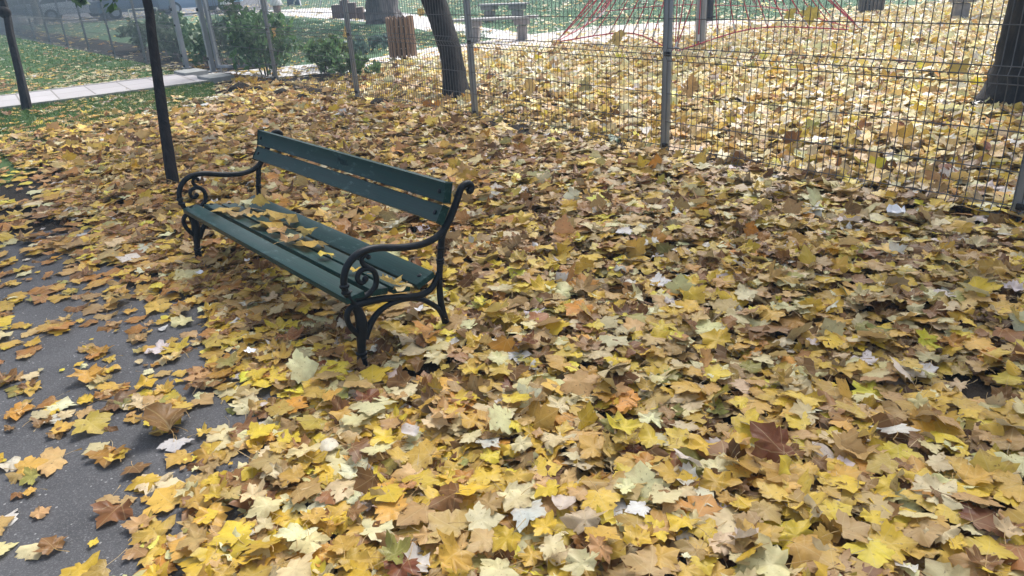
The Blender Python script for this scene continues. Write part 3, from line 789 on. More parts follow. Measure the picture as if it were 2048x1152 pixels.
# leaves caught in the wire of the fence
def on_fence(x, y, off=-.012):
    d = ray(x, y); n = FN; t = ((FO-CAM)@n+off)/(d@n); return CAM+d*t
FR = np.stack([FD, np.array([0, 0, 1.]), np.cross(FD, np.array([0, 0, 1.]))], 1)
def tilted(a, b=0.0):
    Z = np.array([[math.cos(a), -math.sin(a), 0], [math.sin(a), math.cos(a), 0], [0, 0, 1]])
    X = np.array([[1, 0, 0], [0, math.cos(b), -math.sin(b)], [0, math.sin(b), math.cos(b)]])
    return FR@X@Z
for x, y, s_, cn, a, b, lab in [
 (1236, 76, .115, 'mustard yellow', 2.7, .5, 'narrow brownish yellow leaf caught in the fence wire left of a post'),
 (1583, 28, .065, 'bright yellow', 2.4, .2, 'smaller of two round yellow leaves stuck high in the fence wire'),
 (1623, 29, .092, 'bright yellow', 3.3, .1, 'larger of two round yellow leaves stuck high in the fence wire'),
 (1919, 136, .095, 'bright yellow', .5, .7, 'bright yellow leaf caught in the fence folds near the big tree'),
 (548, 65, .12, 'orange', 2.0, .2, 'orange leaf caught beside the fence post at the gate'),
 (690, 64, .10, 'mustard yellow', 1.0, .3, 'mustard leaf stuck at the post clip in front of the lawn'),
 (843, 24, .10, 'mustard yellow', .4, .3, 'mustard leaf caught in the wire left of the leaning tree'),
 (1061, 172, .13, 'mustard yellow', 3.0, .2, 'brownish yellow leaf hanging low in the fence wire'),
 (1174, 168, .12, 'olive green', 2.2, .2, 'olive round leaf hanging low in the fence wire'),
 (1383, 172, .12, 'orange', 1.6, .3, 'orange brown leaf hanging in the fence wire right of the post')]:
    single(on_fence(x, y), s_, 0, 0, 0, PN.index(cn), lab, 'leaves caught in the fence wire', var=int(rng.integers(10, 26)), roll=tilted(a, b), stalk=False)
# a few distinctive ones
single(G(1232, 273, .03), .13, 1.0, .3, 1, PN.index('olive green'), 'single dark green leaf lying at the foot of the fence', None, col=(.035, .12, .06))
single(G(1545, 882, .07), .12, .6, .55, .4, PN.index('rust red'), 'large rust red leaf tilted up in the right foreground', None, var=18)
single(G(905, 840, .03), .15, .9, .2, 2.0, PN.index('brown'), 'rusty brown curled leaf on the asphalt left of centre', None, var=22).matrix_world.translation = V(G(325, 835, .02))

# ------------------------------------------------------------------ trees
def leafy(centers, radii, n, size, asp=1.6, seed=0, flat=.0):
    """n small two-triangle leaves spread through a union of balls"""
    r = np.random.default_rng(seed); cs = np.asarray(centers, float); rs = np.asarray(radii, float)
    w = rs**2; k = r.choice(len(cs), n, p=w/w.sum())
    d = r.normal(size=(n, 3)); d /= np.linalg.norm(d, axis=1, keepdims=True)
    rad = r.uniform(.25, 1.0, n)**.6
    c = cs[k]+d*(rad*rs[k])[:, None]
    nrm = r.normal(size=(n, 3)) + np.array([0, 0, flat]); nrm /= np.linalg.norm(nrm, axis=1, keepdims=True)
    t = np.cross(nrm, r.normal(size=(n, 3))); t /= np.linalg.norm(t, axis=1, keepdims=True)+1e-9; b = np.cross(nrm, t)
    s = size*r.uniform(.6, 1.3, n)[:, None]
    v = np.stack([c-t*s*asp*.5, c-t*s*.05+b*s*.42+nrm*s*.06, c+t*s*asp*.55, c-t*s*.05-b*s*.42+nrm*s*.06], 1).reshape(-1, 3)
    q = np.arange(n)*4
    t = np.stack([q, q+1, q+2, q+3], 1)
    me = bpy.data.meshes.new('foliage'); me.vertices.add(len(v)); me.vertices.foreach_set('co', v.astype(np.float32).ravel())
    me.loops.add(t.size); me.loops.foreach_set('vertex_index', t.astype(np.int32).ravel())
    me.polygons.add(n); me.polygons.foreach_set('loop_start', np.arange(0, t.size, 4, dtype=np.int32)); me.polygons.foreach_set('loop_total', np.full(n, 4, np.int32))
    me.update(); return me
def foliage(name, parent, mat, *a, **k):
    me = leafy(*a, **k); me.materials.append(mat); o = bpy.data.objects.new(name, me); COL.objects.link(o); o.parent = parent; return o
def rough_tube(mb, pts, rad, n, amp, seed, fine=3):
    r = np.random.default_rng(seed); a0 = len(mb.v); mb.tube(pts, rad, n)
    return
def tree(name, base, trunk, rads, label, cat, bark, crown=None, branches=(), flare=None, group=None, n=14, seed=0, lob=.06):
    root = empty(name, V(base), 0, label, cat, group)
    r = np.random.default_rng(seed)
    pts = spline([np.array(t, float) for t in trunk], 6); rr = np.interp(np.linspace(0, 1, len(pts)), np.linspace(0, 1, len(rads)), rads)
    mb = MB(); mb.tube(pts, list(rr), n)
    # uneven girth
    vs = np.array(mb.v); ph = r.uniform(0, 6.28, 3)
    k = len(pts)
    for i in range(k):
        for j in range(n):
            an = 2*math.pi*j/n
            z_ = pts[i][2]
            f = 1+lob*(math.sin(3*an+ph[0]+z_*.7)+.6*math.sin(5*an+ph[1]-z_*1.1)) + lob*.5*r.normal()
            if flare: f += flare*max(0, math.cos(4*an+ph[2]))*max(0, 1-z_/.45)**2
            vs[i*n+j] = pts[i]+(vs[i*n+j]-pts[i])*f
    mb.v = [tuple(v) for v in vs]
    mb.build('trunk', bark, root)
    for bp, br in branches:
        m2 = MB(); bpts = spline([np.array(q, float) for q in bp], 4); m2.tube(bpts, list(np.interp(np.linspace(0, 1, len(bpts)), np.linspace(0, 1, len(br)), br)), 8); m2.build('limb', bark, root)
    if crown:
        cs, rs, cn, csz, cmat, sd_ = crown
        foliage('crown', root, cmat, cs, rs, cn, csz, seed=sd_)
    return root
def crown_balls(c, spread, n, rmin, rmax, seed):
    r = np.random.default_rng(seed); cs = []; rs = []
    for i in range(n):
        d = r.normal(size=3); d /= np.linalg.norm(d); cs.append(np.array(c)+d*np.array(spread)*r.uniform(.3, 1)); rs.append(r.uniform(rmin, rmax))
    return cs, rs
def rel(base, x, y, dist_like=None):
    """point on the pixel's ray at the same depth as base"""
    d = ray(x, y); D = (np.asarray(base)-CAM)@FW; return CAM+d*(D/(d@FW))-np.asarray(base)
# the two young trees on the near side
b1 = G(53, 214); d1 = (b1-CAM)@FW
t1 = [np.array([0, 0, -.08]), rel(b1, 40, 150), rel(b1, 22, 75), rel(b1, 7, 8), rel(b1, 7, 8)+np.array([-.12, .05, .9]), rel(b1, 7, 8)+np.array([-.05, .1, 1.9]), rel(b1, 7, 8)+np.array([.05, .1, 2.8])]
top1 = t1[-1]; cs, rs = crown_balls(top1, (1.1, 1.1, .8), 14, .3, .6, 21)
sp1 = [rel(b1, 160, -8), rel(b1, 160, 4)]; sp2 = [rel(b1, 222, -14), rel(b1, 224, 8)]
knee = rel(b1, 9, 25)
br1 = [([t1[4], t1[4]+np.array([.5, 0, .35]), sp1[0]+np.array([0, 0, .12]), sp1[1]], [.03, .02, .012, .004]), ([t1[4]+np.array([0, 0, .5]), t1[4]+np.array([.9, 0, .7]), sp2[0]+np.array([0, 0, .15]), sp2[1]], [.03, .02, .012, .004])]
y1 = tree('young_tree', b1, t1, [.075, .055, .052, .050, .045, .035, .015], 'thin dark young tree trunk at the far left beside the slab path', 'tree', M['bark_sap'], (cs, rs, 1300, .09, M['crown_green'], 3), br1, None, 'young trees in front of the fence', 10, 1, .03)
mb = MB(); mb.ball(knee, .085, 8); mb.build('burl', M['bark_sap'], y1)
foliage('leaf_sprig', y1, M['crown_green'], [sp1[1]+np.array([-.0, 0, .02]), sp1[0]], [.08, .1], 18, .10, seed=5)
foliage('leaf_sprig', y1, M['crown_green'], [sp2[1], sp2[0]+np.array([.12, 0, -.02]), sp2[0]+np.array([-.1, 0, .0])], [.09, .1, .08], 28, .10, seed=6)
b2 = G(346, 374)
t2 = [np.array([0, 0, -.08]), rel(b2, 334, 285), rel(b2, 320, 185), rel(b2, 304, 70), rel(b2, 294, 0), rel(b2, 294, 0)+np.array([-.05, .04, .7]), rel(b2, 294, 0)+np.array([.02, .05, 1.5]), rel(b2, 294, 0)+np.array([.05, .05, 2.3])]
cs, rs = crown_balls(t2[-1], (.9, .9, .7), 12, .3, .5, 22)
tree('young_tree', b2, t2, [.052, .044, .041, .038, .036, .03, .02, .01], 'slim dark young tree standing in the leaves behind the left end of the bench', 'tree', M['bark_sap'], (cs, rs, 900, .09, M['crown_yellow'], 4), [([t2[5], t2[5]+np.array([.4, .1, .5]), t2[5]+np.array([.7, .2, 1.1])], [.022, .015, .006]), ([t2[5]+np.array([0, 0, .3]), t2[5]+np.array([-.4, .1, .8]), t2[5]+np.array([-.6, .1, 1.3])], [.02, .014, .006])], None, 'young trees in front of the fence', 10, 2, .03)
b3 = G(912, 191)
t3 = [np.array([.02, 0, -.1]), rel(b3, 910, 170), rel(b3, 901, 110), rel(b3, 885, 55), rel(b3, 866, 0), rel(b3, 866, 0)+np.array([-.35, .1, 1.0]), rel(b3, 866, 0)+np.array([-.5, .2, 2.4]), rel(b3, 866, 0)+np.array([-.5, .2, 4.2])]
cs, rs = crown_balls((.3, .4, 6.0), (2.7, 2.5, 1.5), 30, .6, 1.1, 23)
tree('maple_tree', b3, t3, [.19, .150, .140, .142, .15, .14, .11, .05], 'dark leaning maple trunk behind the fence, right of the slatted bin', 'tree', M['bark_dark'], (cs, rs, 3400, .15, M['crown_yellow'], 5), [([t3[5], t3[5]+np.array([.9, .3, 1.2]), t3[5]+np.array([1.5, .5, 2.8])], [.08, .06, .02]), ([t3[5]+np.array([-.1, 0, .6]), t3[5]+np.array([-1.2, .2, 1.7]), t3[5]+np.array([-1.7, .3, 3.0])], [.07, .05, .02])], .25, 'maple trees beyond the fence', 18, 3, .04)
b4 = G(2048, 200)
t4 = [np.array([0, 0, -.1]), np.array([0, 0, .10]), np.array([-.02, 0, .35]), np.array([-.02, 0, .9]), np.array([0, 0, 1.8]), np.array([.1, .1, 3.2]), np.array([.1, .1, 5.4])]
cs, rs = crown_balls((-.6, -.3, 6.2), (3.2, 3.0, 1.6), 36, .6, 1.2, 24)
tree('maple_tree', b4, t4, [.44, .36, .285, .265, .265, .22, .06], 'thick dark maple trunk with flared foot behind the fence at the right edge', 'tree', M['bark_dark'], (cs, rs, 4200, .15, M['crown_yellow'], 6), [([t4[4], t4[4]+np.array([1.2, .3, 1.4]), t4[4]+np.array([2.2, .5, 3.4])], [.15, .11, .03]), ([t4[4]+np.array([0, 0, .3]), t4[4]+np.array([-1.3, .5, 1.9]), t4[4]+np.array([-2.2, .8, 3.6])], [.14, .10, .03]), ([t4[4]+np.array([0, 0, .5]), t4[4]+np.array([0, -1.2, 2.0]), t4[4]+np.array([.2, -2.0, 3.4])], [.13, .09, .03])], .35, 'maple trees beyond the fence', 24, 4, .04)
b5 = G(770, 42)
tree('old_tree', b5, [(0, 0, -.1), (0, 0, .25), (0, 0, .9), (0, 0, 2.0), (.1, 0, 4), (.2, 0, 7)], [.60, .50, .46, .47, .40, .2], 'broad grey furrowed tree trunk on the lawn behind the slatted bin', 'tree', M['bark_grey'], (*crown_balls((0, 0, 7.5), (3, 3, 2), 24, .8, 1.4, 25), 2200, .22, M['crown_yellow'], 7), [], .25, None, 28, 5, .10)
b6 = G(224, 37)
tree('pale_tree', b6, [(0, 0, -.1), (0, 0, .3), (-.05, 0, .9), (-.1, 0, 2), (-.1, 0, 4), (0, 0, 6)], [.62, .46, .33, .30, .26, .12], 'pale mottled tree trunk by the road at the far left', 'tree', M['bark_pale'], (*crown_balls((0, 0, 6.5), (2.5, 2.5, 1.8), 18, .7, 1.2, 26), 1500, .22, M['crown_green'], 8), [], .2, None, 16, 6, .05)
b7 = G(79, 46)
tree('street_tree', b7, [(0, 0, -.1), (0, 0, .6), (.02, 0, 2), (.05, 0, 4), (0, 0, 6)], [.22, .17, .16, .13, .05], 'dim brownish street tree trunk beyond the fence at the far left', 'tree', M['bark_pale'], (*crown_balls((0, 0, 6), (2, 2, 1.6), 14, .6, 1.1, 27), 900, .22, M['crown_green'], 9), [], .2, None, 12, 7, .04)

# ------------------------------------------------------------------ shrubs
def shrub(base, w, d, h, n, size, mat, label, seed, stems=9, cat='shrub', group=None, clumps=18, asp=1.7, lean=(0, 0)):
    r = np.random.default_rng(seed); root = empty('shrub', V(base), FTH, label, cat, group)
    mb = MB(); cs = []; rs = []
    for i in range(stems):
        a = r.uniform(0, 6.28); q = math.sqrt(r.uniform(.05, 1)); tip = np.array([math.cos(a)*q*w*.5+lean[0], math.sin(a)*q*d*.5+lean[1], h*r.uniform(.65, 1.0)*(1.05-.35*q)])
        b0 = tip*np.array([.25, .25, 0]); mid = b0*.5+tip*.5+np.array([0, 0, h*.12])
        p_ = spline([b0+np.array([0, 0, -.05]), mid, tip], 4); mb.tube(p_, list(np.linspace(.010, .003, len(p_))), 5)
        for t_ in (.45, .65, .82, 1.0):
            k = int(t_*(len(p_)-1)); cs.append(p_[k]); rs.append(r.uniform(.10, .2)*h)
    for i in range(clumps):
        a = r.uniform(0, 6.28); q = math.sqrt(r.uniform(0, 1)); cs.append(np.array([math.cos(a)*q*w*.5, math.sin(a)*q*d*.5, h*r.uniform(.08, .8)*(1.05-.4*q)])); rs.append(r.uniform(.10, .2)*h)
    mb.build('stem', M['twig'], root)
    foliage('foliage', root, mat, cs, rs, n, size, asp, seed=seed+1)
    return root
shrub(G(497, 152)+FN*.35, 1.6, .8, 1.15, 980, .08, M['shrub'], 'dark green leafy shrub behind the gate leaf', 41, 14)
shrub(G(600, 150)+FN*.5, 1.5, .7, .6, 620, .072, M['shrub'], 'low spreading green shrub right of the gate, along the fence', 42, 9)
shrub(G(670, 158)+FN*.25, 1.8, .6, .42, 520, .07, M['shrub'], 'sparse low sprays of green leaves at the foot of the fence', 43, 9, clumps=8)
shrub(G(605, 134)+FN*.6, .9, .6, .52, 1100, .06, M['shrub_light'], 'yellowish green bush behind the low shrub', 44, 8)
shrub(G(735, 100), 1.1, .8, .30, 420, .07, M['shrub_blue'], 'bluish green low bush on the lawn by the fence post', 45, 8)
shrub(G(690, 105), .9, .7, .26, 300, .07, M['shrub_blue'], 'small bluish green bush left of the fence post on the lawn', 46, 7)
shrub(G(772, 88), .8, .7, .26, 260, .07, M['shrub_blue'], 'small bluish green bush left of the slatted bin', 47, 7)
shrub(G(392, 140)+FN*1.15, 1.0, .9, 1.3, 760, .075, M['crown_green'], 'fresh green shrub with a tall shoot beside the gate opening', 48, 10)
shrub(G(330, 140)+FN*.95, 1.7, .8, 1.0, 900, .075, M['hedge'], 'dense dark shrub behind the left fence next to the gate post', 49, 12)
shrub(G(262, 124)+FN*1.0, 1.8, .8, 1.05, 1000, .075, M['hedge'], 'grey green shrub behind the left fence between two posts', 50, 12)
shrub(G(200, 106)+FN*1.0, 1.8, .9, .8, 700, .085, M['hedge'], 'dull green shrub far along the left fence', 51, 10)

# grass
def grass(name, poly, n, h, mat, label, seed, keep=None):
    r = np.random.default_rng(seed); poly = np.array([p[:2] for p in poly]); lo = poly.min(0); hi = poly.max(0)
    p = r.uniform(lo, hi, (n*3, 2)); p = p[inside(p[:, 0], p[:, 1], [tuple(q) for q in poly])]
    ok, _, _ = in_view(np.concatenate([p, np.zeros((len(p), 1))], 1), 150, 60); p = p[ok]
    k = vnoise(p, 2.2, seed); p = p[r.uniform(size=len(p)) < .25+.75*k][:n]; n = len(p)
    a = r.uniform(0, 6.28, n); hh = h*r.uniform(.5, 1.4, n); w = .004+.002*r.uniform(size=n); wd_ = w*np.clip(np.hypot(p[:, 0], p[:, 1])/9, 1, 4)
    b0 = np.stack([p[:, 0]-np.cos(a)*wd_, p[:, 1]-np.sin(a)*wd_, np.full(n, GZ)], 1); b1_ = np.stack([p[:, 0]+np.cos(a)*wd_, p[:, 1]+np.sin(a)*wd_, np.full(n, GZ)], 1)
    l_ = r.normal(0, .6, (n, 2))*hh[:, None]; t = np.stack([p[:, 0]+l_[:, 0], p[:, 1]+l_[:, 1], GZ+hh], 1)
    v = np.stack([b0, b1_, t], 1).reshape(-1, 3).astype(np.float32)
    me = bpy.data.meshes.new(name); me.vertices.add(len(v)); me.vertices.foreach_set('co', v.ravel()); me.loops.add(len(v)); me.loops.foreach_set('vertex_index', np.arange(len(v), dtype=np.int32))
    me.polygons.add(n); me.polygons.foreach_set('loop_start', np.arange(0, 3*n, 3, dtype=np.int32)); me.polygons.foreach_set('loop_total', np.full(n, 3, np.int32)); me.update(); me.materials.append(mat)
    o = bpy.data.objects.new(name, me); COL.objects.link(o); tag(o, label, 'grass', None, 'stuff'); return o
grass('grass', [g(-200, 400), g(0, 310), g(150, 280), g(330, 235), g(425, 188), pn1, pn0], 46000, .05, M['grass'], 'short green grass with scattered leaves in front of the slab path', 61)
grass('grass', [pf0, pf1, g(372, 138), G(-60, 52)[:2], G(-300, 80)[:2]], 60000, .055, M['grass'], 'short green grass between the slab path and the left fence', 62)
grass('grass', [g(560, 126), g(700, 110), g(830, 90), g(960, 76), g(1000, 58), g(850, 62), g(700, 45), g(560, 34), g(430, 32), g(440, 110)], 60000, .05, M['grass_far'], 'pale green lawn grass beyond the fence round the broad trunk', 63)
grass('grass', [g(830, 25), g(1000, 56), g(1130, 70), g(1250, 46), g(1550, 34), g(1720, 16), g(1800, -30), g(900, -30)], 60000, .05, M['grass_far'], 'misty green lawn grass behind the red rope net', 64)

# ------------------------------------------------------------------ litter bins of slats
def slat_bin(base, rad, h, z0, nslat, mat, label, post=True, pointed=True):
    root = empty('slatted_bin', V(base), 0, label, 'litter bin', 'slatted wooden litter bins')
    sm = None
    for i in range(nslat):
        a = 2*math.pi*i/nslat; w = 2*math.pi*rad/nslat*.76
        if sm is None:
            b = MB(); hh = w/2; t = .011
            prof_ = [(-hh, 0), (hh, 0), (hh, h-.03), (0, h), (-hh, h-.03)]
            b.add([(-t, x, z) for x, z in prof_]+[(t, x, z) for x, z in prof_], [(4, 3, 2, 1, 0), (5, 6, 7, 8, 9)]+[(k, (k+1) % 5, 5+(k+1) % 5, 5+k) for k in range(5)])
            o = b.build('slat', mat, root, False); sm = o.data
        else:
            o = bpy.data.objects.new('slat', sm); COL.objects.link(o); o.parent = root
        o.location = (math.cos(a)*rad, math.sin(a)*rad, z0+random.uniform(-.012, .012)); o.rotation_euler = (0, 0, a)
    b = MB()
    for z in (z0+.15, z0+h-.16):
        b.tube([(math.cos(2*math.pi*k/32)*(rad-.018), math.sin(2*math.pi*k/32)*(rad-.018), z) for k in range(33)], .010, 6, False)
    b.build('hoop', M['galv'], root)
    b = MB(); b.lathe((0, 0, 0), [(rad-.03, z0+.03), (rad-.03, z0+h-.06), (rad-.05, z0+h-.06), (rad-.05, z0+.05), (.01, z0+.05)], 24); b.build('liner', M['clip'], root)
    if post:
        b = MB(); b.tube([(.02, .0, -.1), (.02, .0, z0+.1)], .03, 10); b.build('stand', M['clip'], root)
    return root
slat_bin(G(808, 119), .235, .68, .06, 18, M['binwood'], 'brown wooden slatted litter bin on a short stand behind the fence')
slat_bin(G(1741, 21), .27, .75, .0, 22, M['binwood2'], 'greyed slatted litter bin at the upper right behind the rope net')

# ------------------------------------------------------------------ concrete benches
def stone_bench(p0, p1, top0, top1, zt, label, legw=.34, legd=.30, tiers=True):
    """p0, p1: the feet of the two legs on the ground; top0, top1: how far the plank runs out past them"""
    p0 = np.array(p0); p1 = np.array(p1); d = p1-p0; L = np.linalg.norm(d); d = d/L; an = math.atan2(d[1], d[0])
    root = empty('concrete_bench', V(p0), an, label, 'bench', 'benches of planks on concrete legs')
    for x in (0, L):
        b = MB(); b.box((x, 0, zt*.36-.05), (legw*.62, legd*.8, zt*.72), None, .015); b.box((x, 0, zt*.84-.02), (legw, legd, zt*.28), None, .015)
        b.build('leg', M['concrete'], root)
    for k in range(3):
        b = MB(); b.box(((L+top1-top0)/2, (k-1)*.125, zt), (L+top0+top1, .115, .045), None, .006); b.build('plank', M['plank'], root)
    return root
stone_bench(G(980, 40), G(1036, 39), .28, .30, .42, 'low plank bench on two concrete legs, the farther of two at the top', .42)
stone_bench(G(950, 80), G(1045, 76), .50, .34, .42, 'longer plank bench on concrete legs nearer the fence at the top', .30)
stone_bench(G(1918, 37), G(2105, 30), .10, .4, .46, 'concrete legged bench at the upper right partly hidden by the big tree', .42)

# ------------------------------------------------------------------ rope climbing net
def build_net():
    A = [G(1112, 84, .02), G(1350, 104, .02), G(1724, 61, .02), G(1500, 34, .02)+np.array([1.2, 3.2, 0]), G(1260, 40, .02)+np.array([-.3, 3.6, 0])]
    c = np.mean(A, 0); c[2] = 0; c[:2] += np.array([-.2, -.1])
    top = np.array([c[0], c[1], 4.6])
    root = empty('climbing_net', V(G(1400, 90)), 0, 'red rope climbing net pyramid hung from a grey mast behind the fence', 'climbing net')
    o0 = G(1400, 90)
    mb = MB(); mp = G(1400, 90); mb.tube([np.array([0, 0, -.1]), np.array([0, 0, 4.9])], .085, 14); mb.build('mast', M['galv'], root)
    top = mp+np.array([0, 0, 4.7])
    ro = MB(); fe = MB(); kn = []
    rim = []
    n = len(A); per = 9
    for i in range(n):
        a, b = A[i], A[(i+1) % n]
        for k in range(per):
            t = k/per; q = a*(1-t)+b*t; inw = mp-q; inw[2] = 0
            bow = math.sin(math.pi*t)*.34
            z = .02+.22*math.sin(math.pi*t)
            q = q+inw*bow*.6; q[2] = z; rim.append(q)
    m_ = len(rim)
    rel_ = lambda q: np.asarray(q)-o0
    for i in range(m_): ro.tube([rel_(rim[i]), rel_(rim[(i+1) % m_])], .0115, 6, False)
    levels = [.24, .42, .60, .78]
    def merid(q, t):
        p = q*(1-t)+top*t; hor = mp-q; hor[2] = 0
        return p+hor*.22*math.sin(math.pi*min(1, t*1.0))*(1-t) - np.array([0, 0, .10*math.sin(math.pi*t)])
    for i in range(m_):
        pts = [rel_(merid(rim[i], t)) for t in np.linspace(0, 1, 11)]
        ro.tube(pts, .0095, 6, False)
        if i % per == 0:      # anchor cables run double
            ro.tube([rel_(rim[i]), rel_(merid(rim[(i+1) % m_], levels[0]))], .0095, 6, False)
            ro.tube([rel_(rim[i]), rel_(merid(rim[(i-1) % m_], levels[0]))], .0095, 6, False)
        fe = MB(); fe.tube([rel_(merid(rim[i], .012)), rel_(merid(rim[i], .034))], .017, 8); fe.build('ferrule', M['ferrule'], root)
    for li, t in enumerate(levels):
        for i in range(m_):
            a = rel_(merid(rim[i], t)); b = rel_(merid(rim[(i+1) % m_], t)); ro.tube([a, (a+b)/2-np.array([0, 0, .02]), b], .0095, 6, False)
            if li == 0: kn.append(a)
    ro.build('rope', M['rope'], root)
    km = None
    for a in kn:
        if km is None:
            b = MB(); b.ball((0, 0, 0), .026, 8); o = b.build('knot', M['knot'], root); km = o.data
        else:
            o = bpy.data.objects.new('knot', km); COL.objects.link(o); o.parent = root
        o.location = tuple(a)
    for i in range(3):
        b = MB(); b.tube([rel_(A[i])+np.array([.09*math.cos(t), .0, .02+.05*math.sin(t)]) for t in np.linspace(0, 6.28, 13)], .010, 6, False); b.tube([rel_(A[i])+np.array([0, 0, -.05]), rel_(A[i])+np.array([0, 0, .0])], .02, 6); b.build('anchor_ring', M['galv'], root)
build_net()
b = MB(); b.tube([(0, 0, -.1), (0, 0, 2.4)], .09, 12); b.box((0, 0, .05), (.24, .24, .04), None, .006)
o = b.build('post', M['bark_dark']); o.location = V(G(1418, 38)); tag(o, 'dark standing post behind the mast of the rope net', 'post')

# ------------------------------------------------------------------ small play things far off
def mushroom(base, r, mat, label):
    root = empty('mushroom_seat', V(base), 0, label, 'seat', 'mushroom shaped play seats')
    b = MB(); b.lathe((0, 0, 0), [(.62*r, -.05), (.60*r, .25), (.60*r, .42)], 16); b.build('stem', M['brick_stem'], root)
    b = MB(); b.lathe((0, 0, .40), [(r*.55, 0), (r, .01), (r*1.0, .06), (r*.86, .20), (r*.55, .31), (r*.2, .36), (.01, .37)], 20); b.build('cap', mat, root)
mushroom(G(556, 31), .26, M['mush_white'], 'white capped mushroom seat on a brown stem beside the far path')
mushroom(G(457, 26), .30, M['mush_white'], 'cream capped mushroom seat, left of the light blue one')
mushroom(G(474, 19), .40, M['mush_blue'], 'light blue capped mushroom seat on the far lawn')
b = MB(); b.lathe((0, 0, 0), [(.22, 0), (.28, .15), (.26, .5), (.12, .62), (.01, .64)], 16); b.tube([(0, 0, .55), (0, 0, 1.0)], .06, 8)
o = b.build('spring_toy', M['red_paint']); o.location = V(G(466, 14)); tag(o, 'red spring rider behind the mushroom seats', 'play equipment')
st = empty('log_steps', V(G(672, 35)), 0, 'stepped row of dark upright logs with pale tops on the far lawn', 'play equipment')
bb = G(672, 35)
for (x, yb, w, h) in ((676, 34, .50, .42), (692, 33, .46, .56), (708, 35, .40, .50), (722, 36, .36, .36), (736, 37, .34, .22)):
    q = G(x, yb)-bb
    b = MB(); b.box((q[0], q[1], h/2-.03), (w*.62, .42, h+.06), None, .02); l_ = b.build('log', M['logwood'], st)
    b = MB(); b.box((q[0], q[1], h+.008), (w*.60, .40, .016), None, .004); b.build('log_top', M['logend'], l_)
pf = empty('play_climber', V(G(592, 14)), 0, 'play frame of slanted pale poles at the top edge', 'play equipment')
b0_ = G(592, 14)
for (xa, xb) in ((586, 604), (602, 588), (640, 650)):
    b = MB(); a_ = G(xa, 12)-b0_; c_ = rel(G(xb, 12), xb, -40)+G(xb, 12)-b0_
    b.tube([a_, c_], .035, 8); b.build('pole', M['mush_white'], pf)
b = MB(); b.box((0, 0, .8), (.7, .5, 1.7), None, .02); o = b.build('play_tower', carpaint('blue_grey_paint', (.07, .10, .16))); o.location = V(G(562, 14)+np.array([0, 3, 0])); tag(o, 'blue grey play tower panel behind the white mushroom seat', 'play equipment')

# ------------------------------------------------------------------ parked cars beyond the left fence
def car(base, yaw, paint, label):
    root = empty('parked_car', V(base), yaw, label, 'car', 'cars parked along the road')
    st_ = [(-2.05, .45, .62), (-2.0, .32, .86), (-1.1, .30, .92), (.0, .28, .93), (1.0, .28, .92), (1.75, .30, .80), (2.05, .42, .62)]
    sec = []
    for x, zb, zt in st_:
        wv = .86 if abs(x) < 1.8 else .74
        sec.append([(x, -wv*.92, zb), (x, -wv, (zb+zt)/2), (x, -wv*.94, zt), (x, wv*.94, zt), (x, wv, (zb+zt)/2), (x, wv*.92, zb)])
    b = MB(); n = 6
    b.add([q for s_ in sec for q in s_], [(i*n+j, i*n+(j+1) % n, (i+1)*n+(j+1) % n, (i+1)*n+j) for i in range(len(sec)-1) for j in range(n)]+[tuple(range(n))[::-1], tuple((len(sec)-1)*n+j for j in range(n))])
    b.build('body', paint, root)
    cab = [(-1.75, .90, .78), (-1.25, 1.38, .62), (.35, 1.42, .62), (1.05, .91, .76)]
    b = MB(); b.add([q for x, z, w in cab for q in ((x, -w, .89), (x, -w*.97, z), (x, w*.97, z), (x, w, .89))], [(i*4+j, i*4+(j+1) % 4, (i+1)*4+(j+1) % 4, (i+1)*4+j) for i in range(3) for j in range(4)]+[(3, 2, 1, 0), (12, 13, 14, 15)])
    b.build('cabin', M['glass'], root)
    b = MB(); b.box((-.45, 0, 1.415), (1.6, 1.18, .05), None, .02)
    for s_ in (-1, 1):
        b.tube([(-1.78, s_*.77, .90), (-1.27, s_*.61, 1.40)], .04, 6); b.tube([(.36, s_*.61, 1.42), (1.07, s_*.75, .90)], .035, 6); b.tube([(-.35, s_*.755, .90), (-.35, s_*.63, 1.41)], .04, 6)
    b.build('roof', paint, root)
    for x in (-1.3, 1.3):
        for s_ in (-1, 1):
            b = MB(); b.tube([(x, s_*.70, .31), (x, s_*.88, .31)], .31, 18); w_ = b.build('wheel', M['tyre'], root)
            b = MB(); b.tube([(x, s_*.885, .31), (x, s_*.895, .31)], .19, 14); b.build('rim', M['galv'], w_)
    for s_ in (-1, 1):
        b = MB(); b.box((2.0, s_*.55, .66), (.08, .26, .12), None, .02); b.build('headlight', M['mush_white'], root)
    b = MB(); b.box((2.08, 0, .44), (.08, 1.5, .16), None, .03); b.build('bumper', M['clip'], root)
rd = math.atan2(*(g(420, 8)-g(120, 31))[::-1])
for x, y, yaw, pc, nm, lab in ((55, 44, .25, (.30, .34, .40), 'silver_paint', 'silver car dimly seen at the far left corner beyond the fence'), (150, 38, .2, (.62, .66, .72), 'white_paint', 'white car parked left of the pale tree trunk'), (275, 33, .2, (.10, .16, .26), 'blue_paint', 'dark blue car parked right of the pale tree trunk'), (390, 25, .2, (.16, .24, .36), 'grey_blue_paint', 'grey blue car farthest along the road, behind the gate posts')):
    car(G(x, y), rd+yaw, carpaint(nm, pc), lab)
# low barrier in front of the dark blue car
bar = empty('low_barrier', V(G(275, 42)), 0, 'thin pale barrier rail in front of the dark blue car', 'barrier')
o_ = G(275, 42)
b = MB(); q0 = G(262, 42)-o_; q1 = G(318, 38)-o_
b.tube([q0+np.array([0, 0, .5]), q1+np.array([0, 0, .5])], .03, 8); b.build('rail', M['mush_white'], bar)
for q in (q0, q1):
    b = MB(); b.tube([q+np.array([0, 0, -.1]), q+np.array([0, 0, .5])], .03, 8); b.build('post', M['mush_white'], bar)

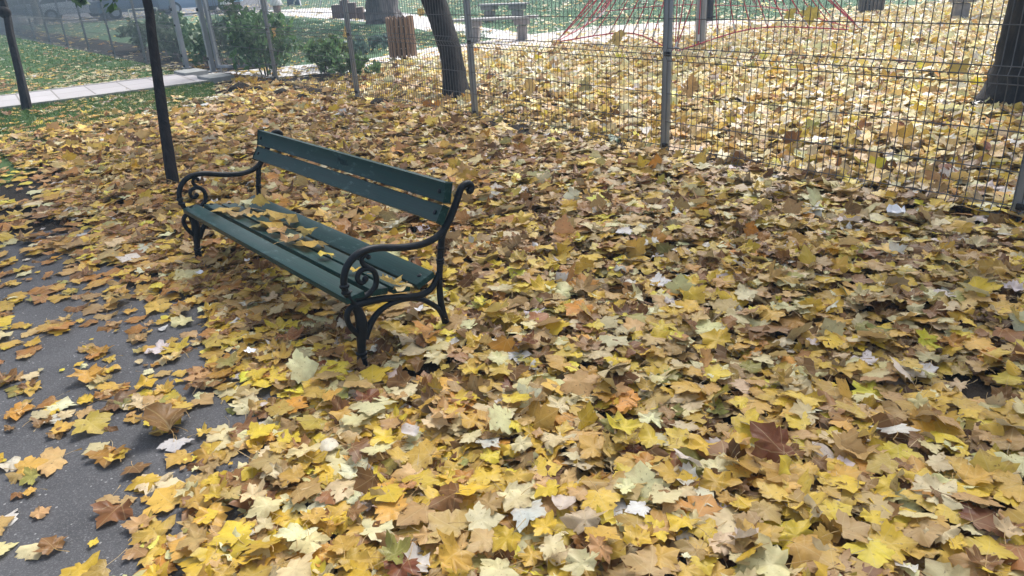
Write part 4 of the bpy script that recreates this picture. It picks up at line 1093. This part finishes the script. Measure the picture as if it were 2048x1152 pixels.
# ------------------------------------------------------------------ scraps, stones
def scrap(x, y, w, l, label, z=.015, fold=.4, group=None):
    c = G(x, y, z); b = MB(); n = 5; vs = []
    for i in range(n):
        for j in range(n):
            u, v_ = i/(n-1)-.5, j/(n-1)-.5
            vs.append((u*w+random.gauss(0, w*.05), v_*l+random.gauss(0, l*.05), fold*w*(abs(u)+.5*v_*v_)+random.gauss(0, w*.05)+.006))
    fs = [(i*n+j, (i+1)*n+j, (i+1)*n+j+1, i*n+j+1) for i in range(n-1) for j in range(n-1)]
    k = len(vs); vs += [(a, b_, c_-.0015) for a, b_, c_ in vs]; fs += [tuple(q+k for q in f[::-1]) for f in fs]
    b.add(vs, fs); o = b.build('paper_scrap', M['paper'], None, False); o.location = V(c); o.rotation_euler = (0, 0, random.uniform(0, 6)); tag(o, label, 'litter', group); return o
scrap(400, 548, .035, .05, 'white crumpled scrap in the leaves left below the bench front')
scrap(495, 522, .03, .04, 'white scrap in the shade under the bench front slat')
scrap(838, 622, .05, .035, 'white curled scrap behind the near bench leg')
scrap(1790, 434, .13, .09, 'crumpled white tissue on the leaves at the foot of the fence', .03, .6)
scrap(500, 705, .035, .05, 'small white scrap on leaves left of the near bench foot')
r_ = np.random.default_rng(9)
for i, (x, y, s_, lab) in enumerate(((480, 178, .16, 'largest dark stone at the foot of the fence near the gate'), (512, 182, .12, 'dark stone right of the largest one by the gate'), (560, 188, .13, 'earthy stone below the fence post by the shrubs'), (605, 196, .10, 'small brown stone at the fence foot by the low sprays'), (760, 208, .13, 'dark stone at the foot of the fence left of the leaning trunk'))):
    bm = bmesh.new(); bmesh.ops.create_icosphere(bm, subdivisions=2, radius=s_)
    for v in bm.verts: v.co *= 1+r_.normal()*.12; v.co.z *= .55
    me = bpy.data.meshes.new('stone'); bm.to_mesh(me); bm.free(); me.materials.append(M['soil']); o = bpy.data.objects.new('stone', me); COL.objects.link(o); o.location = V(G(x, y, .0)); tag(o, lab, 'stone', 'stones at the foot of the fence')

# ------------------------------------------------------------------ haze
hz = NT('haze_air'); pv = hz.n('ShaderNodeVolumePrincipled'); pv.inputs['Color'].default_value = (.50, .74, 1.0, 1); pv.inputs['Density'].default_value = .0040; pv.inputs['Anisotropy'].default_value = .0
ho = hz.n('ShaderNodeOutputMaterial'); hz.t.links.new(pv.outputs[0], ho.inputs['Volume'])
b = MB(); b.box((0, 0, 6.5), (2200, 2200, 17)); o = b.build('haze', hz.m, None, False); tag(o, kind='stuff')
